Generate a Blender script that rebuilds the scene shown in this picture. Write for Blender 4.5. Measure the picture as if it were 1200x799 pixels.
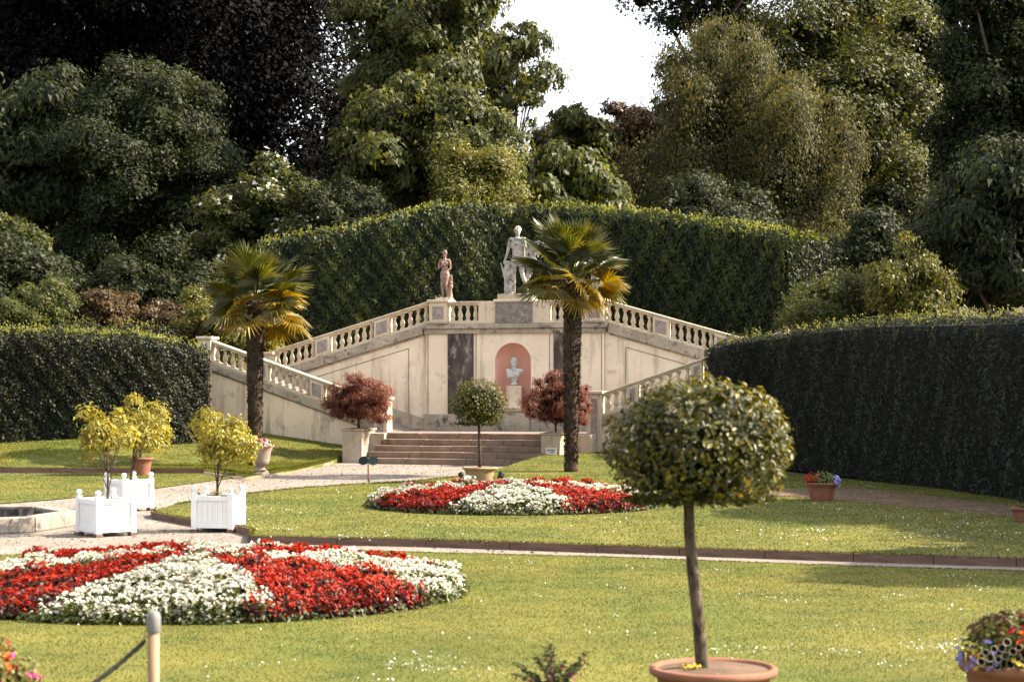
import bpy, math
import numpy as np
from mathutils import Vector, Matrix
from mathutils.geometry import delaunay_2d_cdt

for o in list(bpy.data.objects):
    bpy.data.objects.remove(o)
scene = bpy.context.scene
COL = scene.collection
PI = math.pi
R = math.radians

# ------------------------------------------------------------------ camera, sky, sun, exposure
F = 2200.0          # focal length in photograph pixels (1200 wide)
H = 2.4             # eye height
HOR = 452.0         # horizon row
cam_d = bpy.data.cameras.new('camera')
cam = bpy.data.objects.new('camera', cam_d)
COL.objects.link(cam)
cam.location = (0, 0, H)
cam.rotation_euler = (PI / 2, 0, 0)
cam_d.sensor_width = 36
cam_d.lens = 36 * F / 1200
cam_d.shift_y = (HOR - 399.5) / 1200
cam_d.clip_end = 2000
cam_d.dof.use_dof = True
cam_d.dof.focus_distance = 52
cam_d.dof.aperture_fstop = 3.2
scene.camera = cam

SUN_EL = R(42)
_az = Vector((0.995, 0.07, 0)).normalized()
SUN = Vector((_az.x * math.cos(SUN_EL), _az.y * math.cos(SUN_EL), math.sin(SUN_EL)))
w = bpy.data.worlds.new('World')
scene.world = w
w.use_nodes = True
nt = w.node_tree
sky = nt.nodes.new('ShaderNodeTexSky')
sky.sky_type = 'NISHITA'
sky.sun_disc = False
sky.sun_elevation = SUN_EL
sky.sun_rotation = math.atan2(_az.x, _az.y)
sky.air_density = 1.0
sky.dust_density = 3.0
sky.ozone_density = 1.0
hs = nt.nodes.new('ShaderNodeHueSaturation')
hs.inputs['Saturation'].default_value = 0.3
bg = nt.nodes['Background']
bg.inputs['Strength'].default_value = 0.13
nt.links.new(sky.outputs[0], hs.inputs['Color'])
nt.links.new(hs.outputs[0], bg.inputs['Color'])
sd = bpy.data.lights.new('sun', 'SUN')
sd.energy = 4.6
sd.angle = R(0.55)
sd.color = (1.0, 0.87, 0.68)
so = bpy.data.objects.new('sun', sd)
COL.objects.link(so)
so.rotation_euler = SUN.to_track_quat('Z', 'Y').to_euler()
vs = scene.view_settings
vs.view_transform = 'Standard'
vs.look = 'None'
vs.exposure = 1.95
vs.gamma = 1.0
vs.use_curve_mapping = False
cy = scene.cycles
cy.use_denoising = True
cy.max_bounces = 7
cy.diffuse_bounces = 3
cy.glossy_bounces = 2
cy.transmission_bounces = 4
cy.transparent_max_bounces = 4
cy.caustics_reflective = False
cy.caustics_refractive = False

# ------------------------------------------------------------------ projection helpers
def P(px, py, d):
    return np.array([(px - 600) * d / F, d, H - (py - HOR) * d / F])
def G(px, py, z=0.0):
    d = F * (H - z) / (py - HOR)
    return np.array([(px - 600) * d / F, d, z])
def GX(px, py, z=0.0):
    return tuple(G(px, py, z)[:2])
ANG = R(17)
CX, CY = 0.08, 62.0
SA, CA = math.sin(ANG), math.cos(ANG)
def U(px, v):
    k = (px - 600) / F
    return (k * (CY - v * CA) - CX + v * SA) / (CA + k * SA)
def UZ(px, py, v):
    u = U(px, v)
    Y = CY - u * SA - v * CA
    return u, H - (py - HOR) * Y / F
def loc(u, v, z=0):
    return np.array([CX + u * CA - v * SA, CY - u * SA - v * CA, z])
def uv_of(x, y):
    dx, dy = x - CX, y - CY
    return dx * CA - dy * SA, -dx * SA - dy * CA
def sstep(x, a, b):
    t = np.clip((x - a) / (b - a), 0, 1)
    return t * t * (3 - 2 * t)
def terr(x, y):
    x = np.asarray(x, float); y = np.asarray(y, float)
    u, v = uv_of(x, y)
    wgt = sstep(np.abs(u), 9.2, 11.0)
    a = np.clip(4.25 - .285 * np.clip(np.abs(u) - 3.1, 0, 99), 2.4, 4.25) * sstep(-v, 0.9, 2.4)
    b = 3.0 * sstep(y, 60.0, 67.0) + 1.2 * sstep(y, 67, 76)
    z = a * (1 - wgt) + b * wgt
    z = z + 0.075 * np.clip(y - 70, 0, 90)
    side = sstep(np.abs(x), 13, 24) * sstep(y, 20, 60) * 0.6
    return z + side * (y > 56) - 0.05

# ------------------------------------------------------------------ materials
MATS = {}
def rgba(c):
    return (c[0], c[1], c[2], 1.0)
def newmat(name):
    m = bpy.data.materials.new(name)
    m.use_nodes = True
    n = m.node_tree
    n.nodes.clear()
    out = n.nodes.new('ShaderNodeOutputMaterial')
    return m, n, out
def ramp(n, stops, fac=None):
    r = n.nodes.new('ShaderNodeValToRGB')
    els = r.color_ramp.elements
    while len(els) < len(stops):
        els.new(0.5)
    for e, (p, c) in zip(els, stops):
        e.position = p
        e.color = rgba(c)
    if fac is not None:
        n.links.new(fac, r.inputs[0])
    return r
def noise(n, scale, detail=4, rough=0.55, vec=None):
    t = n.nodes.new('ShaderNodeTexNoise')
    t.inputs['Scale'].default_value = scale
    t.inputs['Detail'].default_value = detail
    t.inputs['Roughness'].default_value = rough
    if vec is not None:
        n.links.new(vec, t.inputs['Vector'])
    return t
def mixc(n, a, b, fac, mode='MIX'):
    m = n.nodes.new('ShaderNodeMix')
    m.data_type = 'RGBA'
    m.blend_type = mode
    for sock, v in ((6, a), (7, b), (0, fac)):
        if hasattr(v, 'links') or hasattr(v, 'is_linked'):
            n.links.new(v, m.inputs[sock])
        elif sock == 0:
            m.inputs[0].default_value = v
        else:
            m.inputs[sock].default_value = rgba(v)
    return m.outputs[2]
def coords(n, scale=(1, 1, 1), kind='Object'):
    tc = n.nodes.new('ShaderNodeTexCoord')
    mp = n.nodes.new('ShaderNodeMapping')
    mp.inputs['Scale'].default_value = scale
    n.links.new(tc.outputs[kind], mp.inputs[0])
    return mp.outputs[0]
def geopos(n, scale=(1, 1, 1)):
    g = n.nodes.new('ShaderNodeNewGeometry')
    mp = n.nodes.new('ShaderNodeMapping')
    mp.inputs['Scale'].default_value = scale
    n.links.new(g.outputs['Position'], mp.inputs[0])
    return mp.outputs[0]

def leaf_mat(name, cols, trans=0.3, tcol=None, rough=0.45, spec=0.35, objcol=False):
    """leaf: colour by the 'rnd' face attribute, part of the light passes through"""
    m, n, out = newmat(name)
    at = n.nodes.new('ShaderNodeAttribute')
    at.attribute_name = 'rnd'
    k = len(cols)
    rp = ramp(n, [(i / (k - 1), c) for i, c in enumerate(cols)], at.outputs['Fac'])
    col = rp.outputs[0]
    nz = noise(n, 0.6, 3, 0.6, geopos(n))
    r2 = ramp(n, [(0.3, (0.72, 0.72, 0.72)), (0.7, (1.2, 1.2, 1.2))], nz.outputs['Fac'])
    col = mixc(n, col, r2.outputs[0], 1.0, 'MULTIPLY')
    if objcol:
        oi = n.nodes.new('ShaderNodeObjectInfo')
        col = mixc(n, col, oi.outputs['Color'], 1.0, 'MULTIPLY')
    p = n.nodes.new('ShaderNodeBsdfPrincipled')
    n.links.new(col, p.inputs['Base Color'])
    p.inputs['Roughness'].default_value = rough
    p.inputs['Specular IOR Level'].default_value = spec
    t = n.nodes.new('ShaderNodeBsdfTranslucent')
    tc = mixc(n, col, tcol or (1.7, 1.5, 0.5), 1.0, 'MULTIPLY')
    n.links.new(tc, t.inputs['Color'])
    mx = n.nodes.new('ShaderNodeMixShader')
    mx.inputs[0].default_value = trans
    n.links.new(p.outputs[0], mx.inputs[1])
    n.links.new(t.outputs[0], mx.inputs[2])
    n.links.new(mx.outputs[0], out.inputs[0])
    MATS[name] = m
    return m

def surf_mat(name, c1, c2, scale=3.0, rough=0.8, bump=0.3, bscale=40.0, spots=None, streak=None, vscale=(1, 1, 1), spec=0.25, kind='Object', speck=None):
    """mottled solid: two tones by noise, fine relief, optional dark spots and vertical streaks"""
    m, n, out = newmat(name)
    vec = coords(n, vscale, kind)
    a = noise(n, scale, 6, 0.62, vec)
    col = ramp(n, [(0.32, c1), (0.68, c2)], a.outputs['Fac']).outputs[0]
    if streak:
        sv = coords(n, (streak[1], streak[1], streak[1] * 0.12), kind)
        s = noise(n, 1.0, 5, 0.65, sv)
        f = ramp(n, [(streak[2], (0, 0, 0)), (streak[3], (1, 1, 1))], s.outputs['Fac']).outputs[0]
        col = mixc(n, col, streak[0], f)
    if spots:
        s = noise(n, spots[1], 5, 0.7, vec)
        f = ramp(n, [(spots[2], (0, 0, 0)), (spots[3], (1, 1, 1))], s.outputs['Fac']).outputs[0]
        col = mixc(n, col, spots[0], f)
    if speck:
        s = noise(n, speck[1], 2, 0.8, vec)
        f = ramp(n, [(speck[2], (0, 0, 0)), (speck[3], (1, 1, 1))], s.outputs['Fac']).outputs[0]
        col = mixc(n, col, speck[0], f)
    p = n.nodes.new('ShaderNodeBsdfPrincipled')
    n.links.new(col, p.inputs['Base Color'])
    p.inputs['Roughness'].default_value = rough
    p.inputs['Specular IOR Level'].default_value = spec
    if bump:
        bn = noise(n, bscale, 5, 0.6, vec)
        b = n.nodes.new('ShaderNodeBump')
        b.inputs['Strength'].default_value = bump
        b.inputs['Distance'].default_value = 0.02
        n.links.new(bn.outputs['Fac'], b.inputs['Height'])
        n.links.new(b.outputs[0], p.inputs['Normal'])
    n.links.new(p.outputs[0], out.inputs[0])
    MATS[name] = m
    return m

surf_mat('plaster', (.68, .555, .41), (.79, .665, .51), 0.9, .85, .25, 30, spots=((.34, .26, .18), 1.7, .56, .80), streak=((.33, .26, .185), 2.4, .53, .76), speck=((.28, .2, .13), 9, .70, .76))
surf_mat('plaster_low', (.66, .525, .38), (.78, .635, .48), 0.9, .88, .3, 30, spots=((.2, .155, .11), 1.3, .56, .74), streak=((.24, .19, .14), 2.6, .5, .72))
surf_mat('coping', (.26, .215, .165), (.5, .42, .32), 1.6, .9, .5, 25, spots=((.07, .06, .05), 3.2, .5, .66))
surf_mat('balustone', (.48, .385, .275), (.64, .53, .39), 1.4, .85, .3, 30, spots=((.19, .145, .10), 4, .56, .74), streak=((.22, .175, .125), 5, .58, .78))
surf_mat('panelstone', (.2, .165, .15), (.36, .3, .27), 4, .8, .4, 40, spots=((.09, .07, .06), 6, .55, .7))
surf_mat('darkmarble', (.028, .02, .017), (.12, .092, .078), 2.6, .8, .5, 14, spots=((.34, .29, .25), 4.2, .54, .70), vscale=(1, 1, .5))
surf_mat('lichenstone', (.12, .10, .085), (.25, .215, .19), 5, .9, .5, 40, speck=((.6, .56, .5), 26, .62, .68))
surf_mat('pink', (.64, .33, .25), (.72, .41, .33), 1.6, .85, .15, 30, spots=((.2, .1, .07), 2.4, .72, .78))
surf_mat('groove', (.16, .12, .09), (.26, .2, .15), 6, .95, 0)
surf_mat('statue', (.20, .18, .16), (.46, .43, .39), 5.0, .9, .6, 30, spots=((.05, .042, .036), 8, .52, .66))
surf_mat('statue_red', (.17, .095, .07), (.36, .25, .20), 6, .9, .6, 30, spots=((.06, .035, .028), 9, .52, .66))
surf_mat('bustwhite', (.38, .37, .35), (.58, .57, .54), 6, .75, .4, 40, spots=((.10, .09, .08), 12, .55, .68))
surf_mat('stepstone', (.14, .092, .066), (.25, .175, .128), 1.8, .9, .4, 35, spots=((.055, .035, .025), 2.4, .58, .74))
surf_mat('plinthstone', (.33, .26, .19), (.47, .39, .3), 1.6, .9, .35, 30, spots=((.12, .1, .075), 3, .58, .76), streak=((.16, .13, .1), 4, .55, .75))
surf_mat('gravel', (.165, .137, .115), (.225, .193, .165), .5, .95, .6, 160, speck=((.12, .095, .075), 34, .60, .70), kind='Object')
surf_mat('soil', (.07, .042, .028), (.16, .10, .066), 3, .95, .6, 40, speck=((.3, .24, .19), 30, .66, .72))
surf_mat('bedsoil', (.018, .014, .008), (.035, .028, .015), 6, .95, .5, 40)
surf_mat('soil_pale', (.13, .092, .06), (.21, .16, .11), 3, .95, .6, 40, speck=((.09, .085, .03), 14, .55, .66))
surf_mat('earth', (.05, .045, .02), (.09, .075, .035), .6, .95, .4, 20)
surf_mat('kerbstone', (.085, .052, .038), (.17, .108, .08), 2.5, .92, .4, 40, spots=((.03, .025, .018), 5, .6, .75))
surf_mat('terracotta', (.17, .068, .040), (.25, .112, .07), 3, .82, .25, 40, spots=((.42, .3, .22), 6, .66, .8))
surf_mat('terracotta_pale', (.25, .155, .092), (.35, .24, .15), 3, .85, .25, 40, spots=((.2, .13, .08), 6, .6, .75))
surf_mat('urnstone', (.22, .165, .13), (.38, .3, .24), 3, .9, .5, 30, spots=((.1, .075, .06), 6, .58, .7))
surf_mat('whitepaint', (.66, .66, .645), (.77, .77, .755), 2.2, .6, .1, 40, spots=((.45, .43, .38), 4, .62, .85), streak=((.50, .49, .45), 6, .58, .8))
surf_mat('bark', (.055, .042, .032), (.13, .1, .078), 9, .95, .7, 30, vscale=(1, 1, .3))
surf_mat('palebark', (.05, .034, .024), (.125, .092, .066), 18, .95, .9, 50, vscale=(1, 1, .4), spots=((.018, .013, .010), 22, .48, .62))
surf_mat('palmfibre', (.022, .015, .010), (.075, .05, .032), 12, .95, .8, 50, vscale=(1, 1, .5))
surf_mat('fountainstone', (.17, .145, .12), (.29, .25, .21), 1.5, .9, .5, 30, spots=((.06, .05, .04), 2.6, .5, .66), streak=((.08, .065, .05), 3, .5, .7))
surf_mat('wood', (.20, .125, .078), (.30, .20, .13), 6, .7, .2, 60, vscale=(1, 1, .12))
surf_mat('metalcap', (.13, .125, .12), (.19, .185, .18), 6, .45, 0)
surf_mat('rope', (.02, .022, .02), (.05, .05, .045), 40, .9, .6, 120)
surf_mat('darkmetal', (.012, .014, .014), (.03, .032, .032), 8, .5, 0)
surf_mat('signgreen', (.004, .012, .009), (.008, .02, .015), 8, .6, 0)
surf_mat('signwhite', (.5, .45, .38), (.6, .54, .47), 5, .7, 0)
surf_mat('signink', (.05, .045, .04), (.07, .06, .05), 5, .8, 0)
surf_mat('hedgecore', (.002, .0025, .0015), (.004, .0045, .0025), 6, .95, 0)  # near-black: the deep shade inside foliage is put into this colour
surf_mat('lawnbase', (.063, .071, .010), (.127, .118, .022), .5, .95, .4, 70, spots=((.05, .06, .012), 2.6, .58, .75))

def water_mat():
    m, n, out = newmat('water')
    p = n.nodes.new('ShaderNodeBsdfPrincipled')
    p.inputs['Base Color'].default_value = (.012, .016, .014, 1)
    p.inputs['Roughness'].default_value = .06
    bn = noise(n, 5, 3, .5, geopos(n))
    b = n.nodes.new('ShaderNodeBump')
    b.inputs['Strength'].default_value = .15
    n.links.new(bn.outputs['Fac'], b.inputs['Height'])
    n.links.new(b.outputs[0], p.inputs['Normal'])
    n.links.new(p.outputs[0], out.inputs[0])
    MATS['water'] = m
water_mat()

leaf_mat('grass', [(.046, .060, .008), (.094, .099, .015), (.168, .150, .032)], .35, (1.3, 1.2, .6), .7, .06)
def grass_drift(name):
    n = MATS[name].node_tree
    for nd in n.nodes:
        if nd.type == 'MIX' and nd.blend_type == 'MULTIPLY' and any(l.to_node.type == 'BSDF_PRINCIPLED' for l in nd.outputs[2].links):
            src = nd.outputs[2]
            break
    else:
        p = [x for x in n.nodes if x.type == 'BSDF_PRINCIPLED'][0]
        src = p.inputs['Base Color'].links[0].from_socket
    tgt = [l.to_socket for l in list(src.links)]
    a = noise(n, .35, 4, .6, geopos(n, (1, .55, 1)))
    b = noise(n, 1.9, 4, .65, geopos(n, (.7, 1, 1)))
    f1 = ramp(n, [(.35, (.78, .93, .8)), (.5, (1, 1, 1)), (.66, (1.12, 1.07, 1.1))], a.outputs['Fac']).outputs[0]
    f2 = ramp(n, [(.34, (.72, .82, .75)), (.5, (1, 1, 1)), (.68, (1.1, 1.05, 1.08))], b.outputs['Fac']).outputs[0]
    c = mixc(n, mixc(n, src, f1, 1.0, 'MULTIPLY'), f2, 1.0, 'MULTIPLY')
    for t_ in tgt:
        n.links.new(c, t_)
grass_drift('grass')
grass_drift('lawnbase')
leaf_mat('daisy', [(.45, .45, .42), (.62, .62, .6)], .2, (1, 1, 1), .7, .1)
leaf_mat('grit', [(.07, .055, .045), (.2, .165, .14), (.34, .3, .26)], .0, (1, 1, 1), .9, .1)
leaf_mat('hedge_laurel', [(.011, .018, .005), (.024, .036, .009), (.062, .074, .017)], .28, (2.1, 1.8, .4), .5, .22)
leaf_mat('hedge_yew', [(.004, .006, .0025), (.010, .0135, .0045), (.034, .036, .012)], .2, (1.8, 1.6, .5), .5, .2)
leaf_mat('shoot', [(.12, .135, .025), (.2, .2, .04)], .4, (1.5, 1.4, .5), .5, .3)
leaf_mat('copper', [(.0012, .0011, .001), (.003, .0026, .0022), (.008, .0055, .004)], .15, (1.8, 1.0, .6), .6, .04)
leaf_mat('darkgreen', [(.012, .017, .007), (.024, .031, .011), (.048, .054, .020)], .28, (1.6, 1.5, .6), .55, .14)
leaf_mat('midgreen', [(.026, .035, .009), (.056, .066, .017), (.12, .118, .032)], .38, (1.9, 1.6, .5), .5, .2)
leaf_mat('olive', [(.038, .040, .016), (.075, .076, .030), (.17, .158, .066)], .36, (1.6, 1.35, .6), .55, .15)
leaf_mat('lightgreen', [(.03, .04, .009), (.06, .07, .016), (.11, .112, .027)], .35, (1.7, 1.5, .45), .5, .2)
leaf_mat('golden', [(.055, .058, .011), (.11, .11, .019), (.20, .18, .034)], .35, (1.5, 1.3, .4), .5, .25)
leaf_mat('rust', [(.04, .03, .013), (.075, .05, .022), (.13, .08, .036)], .3, (1.6, 1.2, .5), .5, .2)
leaf_mat('maple', [(.06, .021, .014), (.145, .052, .031), (.26, .115, .066)], .35, (1.7, .9, .6), .5, .2)
leaf_mat('bay', [(.020, .026, .006), (.058, .060, .012), (.19, .165, .035)], .3, (1.9, 1.5, .3), .42, .28)
leaf_mat('citrus', [(.12, .12, .018), (.24, .21, .03), (.38, .31, .05)], .38, (1.5, 1.3, .4), .42, .35)
leaf_mat('palmleaf', [(.035, .046, .011), (.062, .07, .017), (.105, .10, .027)], .38, (1.6, 1.35, .3), .38, .4, objcol=True)
leaf_mat('redflower', [(.11, .004, .002), (.28, .013, .004), (.42, .036, .008)], .25, (1.5, 1.1, .8), .55, .2)
leaf_mat('whiteflower', [(.38, .36, .28), (.56, .54, .46), (.68, .665, .60)], .3, (1.1, 1.08, .95), .6, .15)
leaf_mat('bedleaf', [(.035, .045, .012), (.07, .085, .02), (.12, .13, .035)], .3, (1.6, 1.5, .5), .45, .3)
leaf_mat('purpleleaf', [(.03, .012, .010), (.06, .025, .015)], .2, (1.6, .9, .6), .45, .3)
leaf_mat('lavender', [(.22, .2, .5), (.4, .36, .7)], .25, (1, 1, 1.1), .6, .2)
leaf_mat('magenta', [(.4, .02, .13), (.55, .06, .25)], .25, (1.2, 1, 1), .6, .2)
leaf_mat('orangeflower', [(.6, .1, .015), (.7, .2, .03)], .25, (1.2, 1, 1), .6, .2)
leaf_mat('yellowflower', [(.6, .4, .03), (.7, .55, .08)], .25, (1.1, 1, 1), .6, .2)
leaf_mat('blackflower', [(.006, .004, .006), (.014, .010, .012)], .1, (1, 1, 1), .6, .2)

# ------------------------------------------------------------------ mesh helpers
def mk(name, V, Fc, rnd=None, smooth=False):
    me = bpy.data.meshes.new(name)
    V = np.asarray(V, np.float32)
    Fc = np.asarray(Fc, np.int32)
    k = Fc.shape[1]
    me.vertices.add(len(V))
    me.vertices.foreach_set('co', V.ravel())
    me.loops.add(Fc.size)
    me.loops.foreach_set('vertex_index', Fc.ravel())
    me.polygons.add(len(Fc))
    me.polygons.foreach_set('loop_start', np.arange(0, Fc.size, k, dtype=np.int32))
    if smooth:
        me.polygons.foreach_set('use_smooth', np.ones(len(Fc), bool))
    me.update(calc_edges=True)
    if rnd is not None:
        a = me.attributes.new('rnd', 'FLOAT', 'FACE')
        a.data.foreach_set('value', np.asarray(rnd, np.float32))
    return me
def obj(name, me, mat=None, parent=None, loc_=None):
    o = bpy.data.objects.new(name, me)
    COL.objects.link(o)
    if mat is not None and me is not None and len(me.materials) == 0:
        me.materials.append(MATS[mat])
    if parent is not None:
        o.parent = parent
    if loc_ is not None:
        o.location = loc_
    return o
def tag(o, label=None, cat=None, group=None, kind=None):
    if label: o['label'] = label
    if cat: o['category'] = cat
    if group: o['group'] = group
    if kind: o['kind'] = kind
    return o
def thing(name, label, cat, loc_=(0, 0, 0), rz=0, group=None):
    o = bpy.data.objects.new(name, None)
    COL.objects.link(o)
    o.empty_display_size = .2
    o.location = tuple(loc_)
    o.rotation_euler = (0, 0, rz)
    return tag(o, label, cat, group)
def tri4(Fq):
    Fq = np.asarray(Fq)
    return np.vstack([Fq[:, [0, 1, 2]], Fq[:, [0, 2, 3]]])

class MB:
    """collects polygons of any size into one mesh"""
    def __init__(s):
        s.v = []; s.f = []
    def add(s, vs, fs):
        n = len(s.v)
        s.v += [tuple(p) for p in vs]
        s.f += [tuple(i + n for i in f) for f in fs]
        return s
    def box(s, x0, x1, y0, y1, z0, z1):
        return s.add([(x0, y0, z0), (x1, y0, z0), (x1, y1, z0), (x0, y1, z0), (x0, y0, z1), (x1, y0, z1), (x1, y1, z1), (x0, y1, z1)],
                     [(3, 2, 1, 0), (4, 5, 6, 7), (0, 1, 5, 4), (1, 2, 6, 5), (2, 3, 7, 6), (3, 0, 4, 7)])
    def prism(s, poly, y0, y1):          # poly in (x,z), extruded along y
        n = len(poly)
        vs_ = [(p[0], y0, p[1]) for p in poly] + [(p[0], y1, p[1]) for p in poly]
        fs = [tuple(range(n)), tuple(range(2 * n - 1, n - 1, -1))]
        for i in range(n):
            j = (i + 1) % n
            fs.append((j, i, i + n, j + n))
        return s.add(vs_, fs)
    def lathe(s, prof, seg=12, c=(0, 0, 0), rot=0.0, cap=True):
        m = len(prof)
        vs_ = []
        for r, z in prof:
            for k in range(seg):
                a = rot + 2 * PI * k / seg
                vs_.append((c[0] + r * math.cos(a), c[1] + r * math.sin(a), c[2] + z))
        fs = []
        for i in range(m - 1):
            for k in range(seg):
                j = (k + 1) % seg
                fs.append((i * seg + k, i * seg + j, (i + 1) * seg + j, (i + 1) * seg + k))
        if cap:
            fs.append(tuple(range(seg - 1, -1, -1)))
            fs.append(tuple((m - 1) * seg + k for k in range(seg)))
        return s.add(vs_, fs)
    def tube(s, pts, rad, seg=7):
        pts = [Vector(p) for p in pts]
        vs_ = []; m = len(pts)
        for i, p in enumerate(pts):
            t = (pts[min(i + 1, m - 1)] - pts[max(i - 1, 0)]).normalized()
            a = t.orthogonal().normalized() if i == 0 else (a - t * a.dot(t)).normalized()
            b = t.cross(a)
            r = rad[i] if hasattr(rad, '__len__') else rad
            for k in range(seg):
                q = 2 * PI * k / seg
                vs_.append(p + a * (r * math.cos(q)) + b * (r * math.sin(q)))
        fs = []
        for i in range(m - 1):
            for k in range(seg):
                j = (k + 1) % seg
                fs.append((i * seg + k, i * seg + j, (i + 1) * seg + j, (i + 1) * seg + k))
        fs.append(tuple(range(seg - 1, -1, -1)))
        fs.append(tuple((m - 1) * seg + k for k in range(seg)))
        return s.add(vs_, fs)
    def mesh(s, name, smooth=False):
        me = bpy.data.meshes.new(name)
        me.from_pydata(s.v, [], s.f)
        if smooth:
            for p in me.polygons: p.use_smooth = True
        me.update()
        return me
    def build(s, name, mat, parent=None, smooth=False, loc_=None, bevel=0):
        o = obj(name, s.mesh(name, smooth), mat, parent, loc_)
        if bevel:
            b = o.modifiers.new('bevel', 'BEVEL')
            b.width = bevel; b.segments = 2; b.limit_method = 'ANGLE'
        return o

def unit(v):
    return v / np.maximum(np.linalg.norm(v, axis=-1, keepdims=True), 1e-9)
def rdir(rng, n):
    return unit(rng.normal(size=(n, 3)))
def kites(pos, nrm, L, W, rng, fold=.18, along=None, jit=.5, rnd=None, tri=False):
    """one folded leaf per point -> verts, faces, rnd"""
    n = len(pos)
    nrm = unit(nrm)
    t = rdir(rng, n) if along is None else unit(np.asarray(along) + jit * rng.normal(size=(n, 3)))
    t = unit(t - nrm * np.sum(t * nrm, 1, keepdims=True))
    b = np.cross(nrm, t)
    L = np.broadcast_to(np.asarray(L, float), (n,))[:, None]
    W = np.broadcast_to(np.asarray(W, float), (n,))[:, None]
    v0 = pos - t * L * .5
    v2 = pos + t * L * .5 - nrm * fold * .4 * L
    v1 = pos + b * W * .5 + nrm * fold * W - t * L * .06
    v3 = pos - b * W * .5 + nrm * fold * W - t * L * .06
    if rnd is None: rnd = rng.random(n)
    if tri:                       # far leaves: one pointed blade each
        V = np.stack([v1 - t * L * .30, v3 - t * L * .30, v2], 1).reshape(-1, 3)
        return V, np.arange(n * 3).reshape(-1, 3), rnd
    V = np.stack([v0, v1, v2, v3], 1).reshape(-1, 3)
    i = np.arange(n)[:, None] * 4
    Fc = np.concatenate([i + [[0, 1, 2]], i + [[0, 2, 3]]], 1).reshape(-1, 3)
    if rnd is None: rnd = rng.random(n)
    return V, Fc, np.repeat(rnd, 2)
def join(parts):
    Vs, Fs, Rs = [], [], []
    k = 0
    for V, Fc, r in parts:
        Vs.append(V); Fs.append(Fc + k); Rs.append(r); k += len(V)
    return np.vstack(Vs), np.vstack(Fs), np.concatenate(Rs)
def leafobj(name, parts, mat, parent=None, stuff=True):
    V, Fc, r = join(parts)
    o = obj(name, mk(name, V, Fc, r), mat, parent)
    if stuff: o['kind'] = 'stuff'
    return o
def inpoly(x, y, poly):
    inside = np.zeros(len(x), bool)
    j = len(poly) - 1
    for i in range(len(poly)):
        xi, yi = poly[i]; xj, yj = poly[j]
        c = ((yi > y) != (yj > y)) & (x < (xj - xi) * (y - yi) / (yj - yi + 1e-12) + xi)
        inside ^= c
        j = i
    return inside
def sheet(name, poly, zf, step, mat, kind='structure', skirt=0):
    """flat-ish ground sheet from an outline, with a height function"""
    pts = []
    n = len(poly)
    for i in range(n):
        a = np.array(poly[i]); b = np.array(poly[(i + 1) % n])
        m = max(1, int(np.linalg.norm(b - a) / step))
        for k in range(m):
            pts.append(tuple(a + (b - a) * k / m))
    ne = len(pts)
    A = np.array(poly)
    gx, gy = np.meshgrid(np.arange(A[:, 0].min(), A[:, 0].max(), step), np.arange(A[:, 1].min(), A[:, 1].max(), step))
    gx, gy = gx.ravel() + step * .31, gy.ravel() + step * .37
    ok = inpoly(gx, gy, poly)
    pts += list(zip(gx[ok], gy[ok]))
    edges = [(i, (i + 1) % ne) for i in range(ne)]
    r = delaunay_2d_cdt([Vector(p) for p in pts], edges, [], 1, 1e-5)
    v2 = np.array([tuple(p) for p in r[0]])
    z = zf(v2[:, 0], v2[:, 1]) * np.ones(len(v2))
    tris = np.array([f for f in r[2] if len(f) == 3])
    a, b, c = v2[tris[:, 0]], v2[tris[:, 1]], v2[tris[:, 2]]
    area = (b[:, 0] - a[:, 0]) * (c[:, 1] - a[:, 1]) - (b[:, 1] - a[:, 1]) * (c[:, 0] - a[:, 0])
    tris[area < 0] = tris[area < 0][:, [0, 2, 1]]
    V3 = np.column_stack([v2, z])
    if skirt:
        bi = np.arange(ne); bj = (bi + 1) % ne
        low = V3[:ne].copy(); low[:, 2] = -.04
        n0 = len(V3)
        V3 = np.vstack([V3, V3[:ne], low])
        top, lo_ = bi + n0, bi + n0 + ne
        tj, lj = bj + n0, bj + n0 + ne
        tris = np.vstack([tris, np.column_stack([top, lo_, lj]), np.column_stack([top, lj, tj])])
    me = mk(name, V3, tris, smooth=not skirt)
    o = obj(name, me, mat)
    o['kind'] = kind
    return o

# ------------------------------------------------------------------ ground, gravel, lawns
rng = np.random.default_rng(5)
def ground():
    xs = np.concatenate([np.linspace(-400, -40, 10), np.arange(-36, 36.1, 1.0), np.linspace(40, 400, 10)])
    ys = np.concatenate([np.linspace(-60, 10, 6), np.arange(12, 55, 4.0), np.arange(55, 72, .6), np.arange(72, 140, 4), np.linspace(150, 900, 12)])
    X, Y = np.meshgrid(xs, ys)
    Z = terr(X, Y)
    V = np.column_stack([X.ravel(), Y.ravel(), Z.ravel()])
    nx, ny = len(xs), len(ys)
    i, j = np.meshgrid(np.arange(nx - 1), np.arange(ny - 1))
    a = (j * nx + i).ravel()
    Fc = np.column_stack([a, a + 1, a + nx + 1, a + nx])
    o = obj('ground', mk('ground', V, Fc, smooth=True), 'earth')
    o['kind'] = 'structure'
ground()

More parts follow.
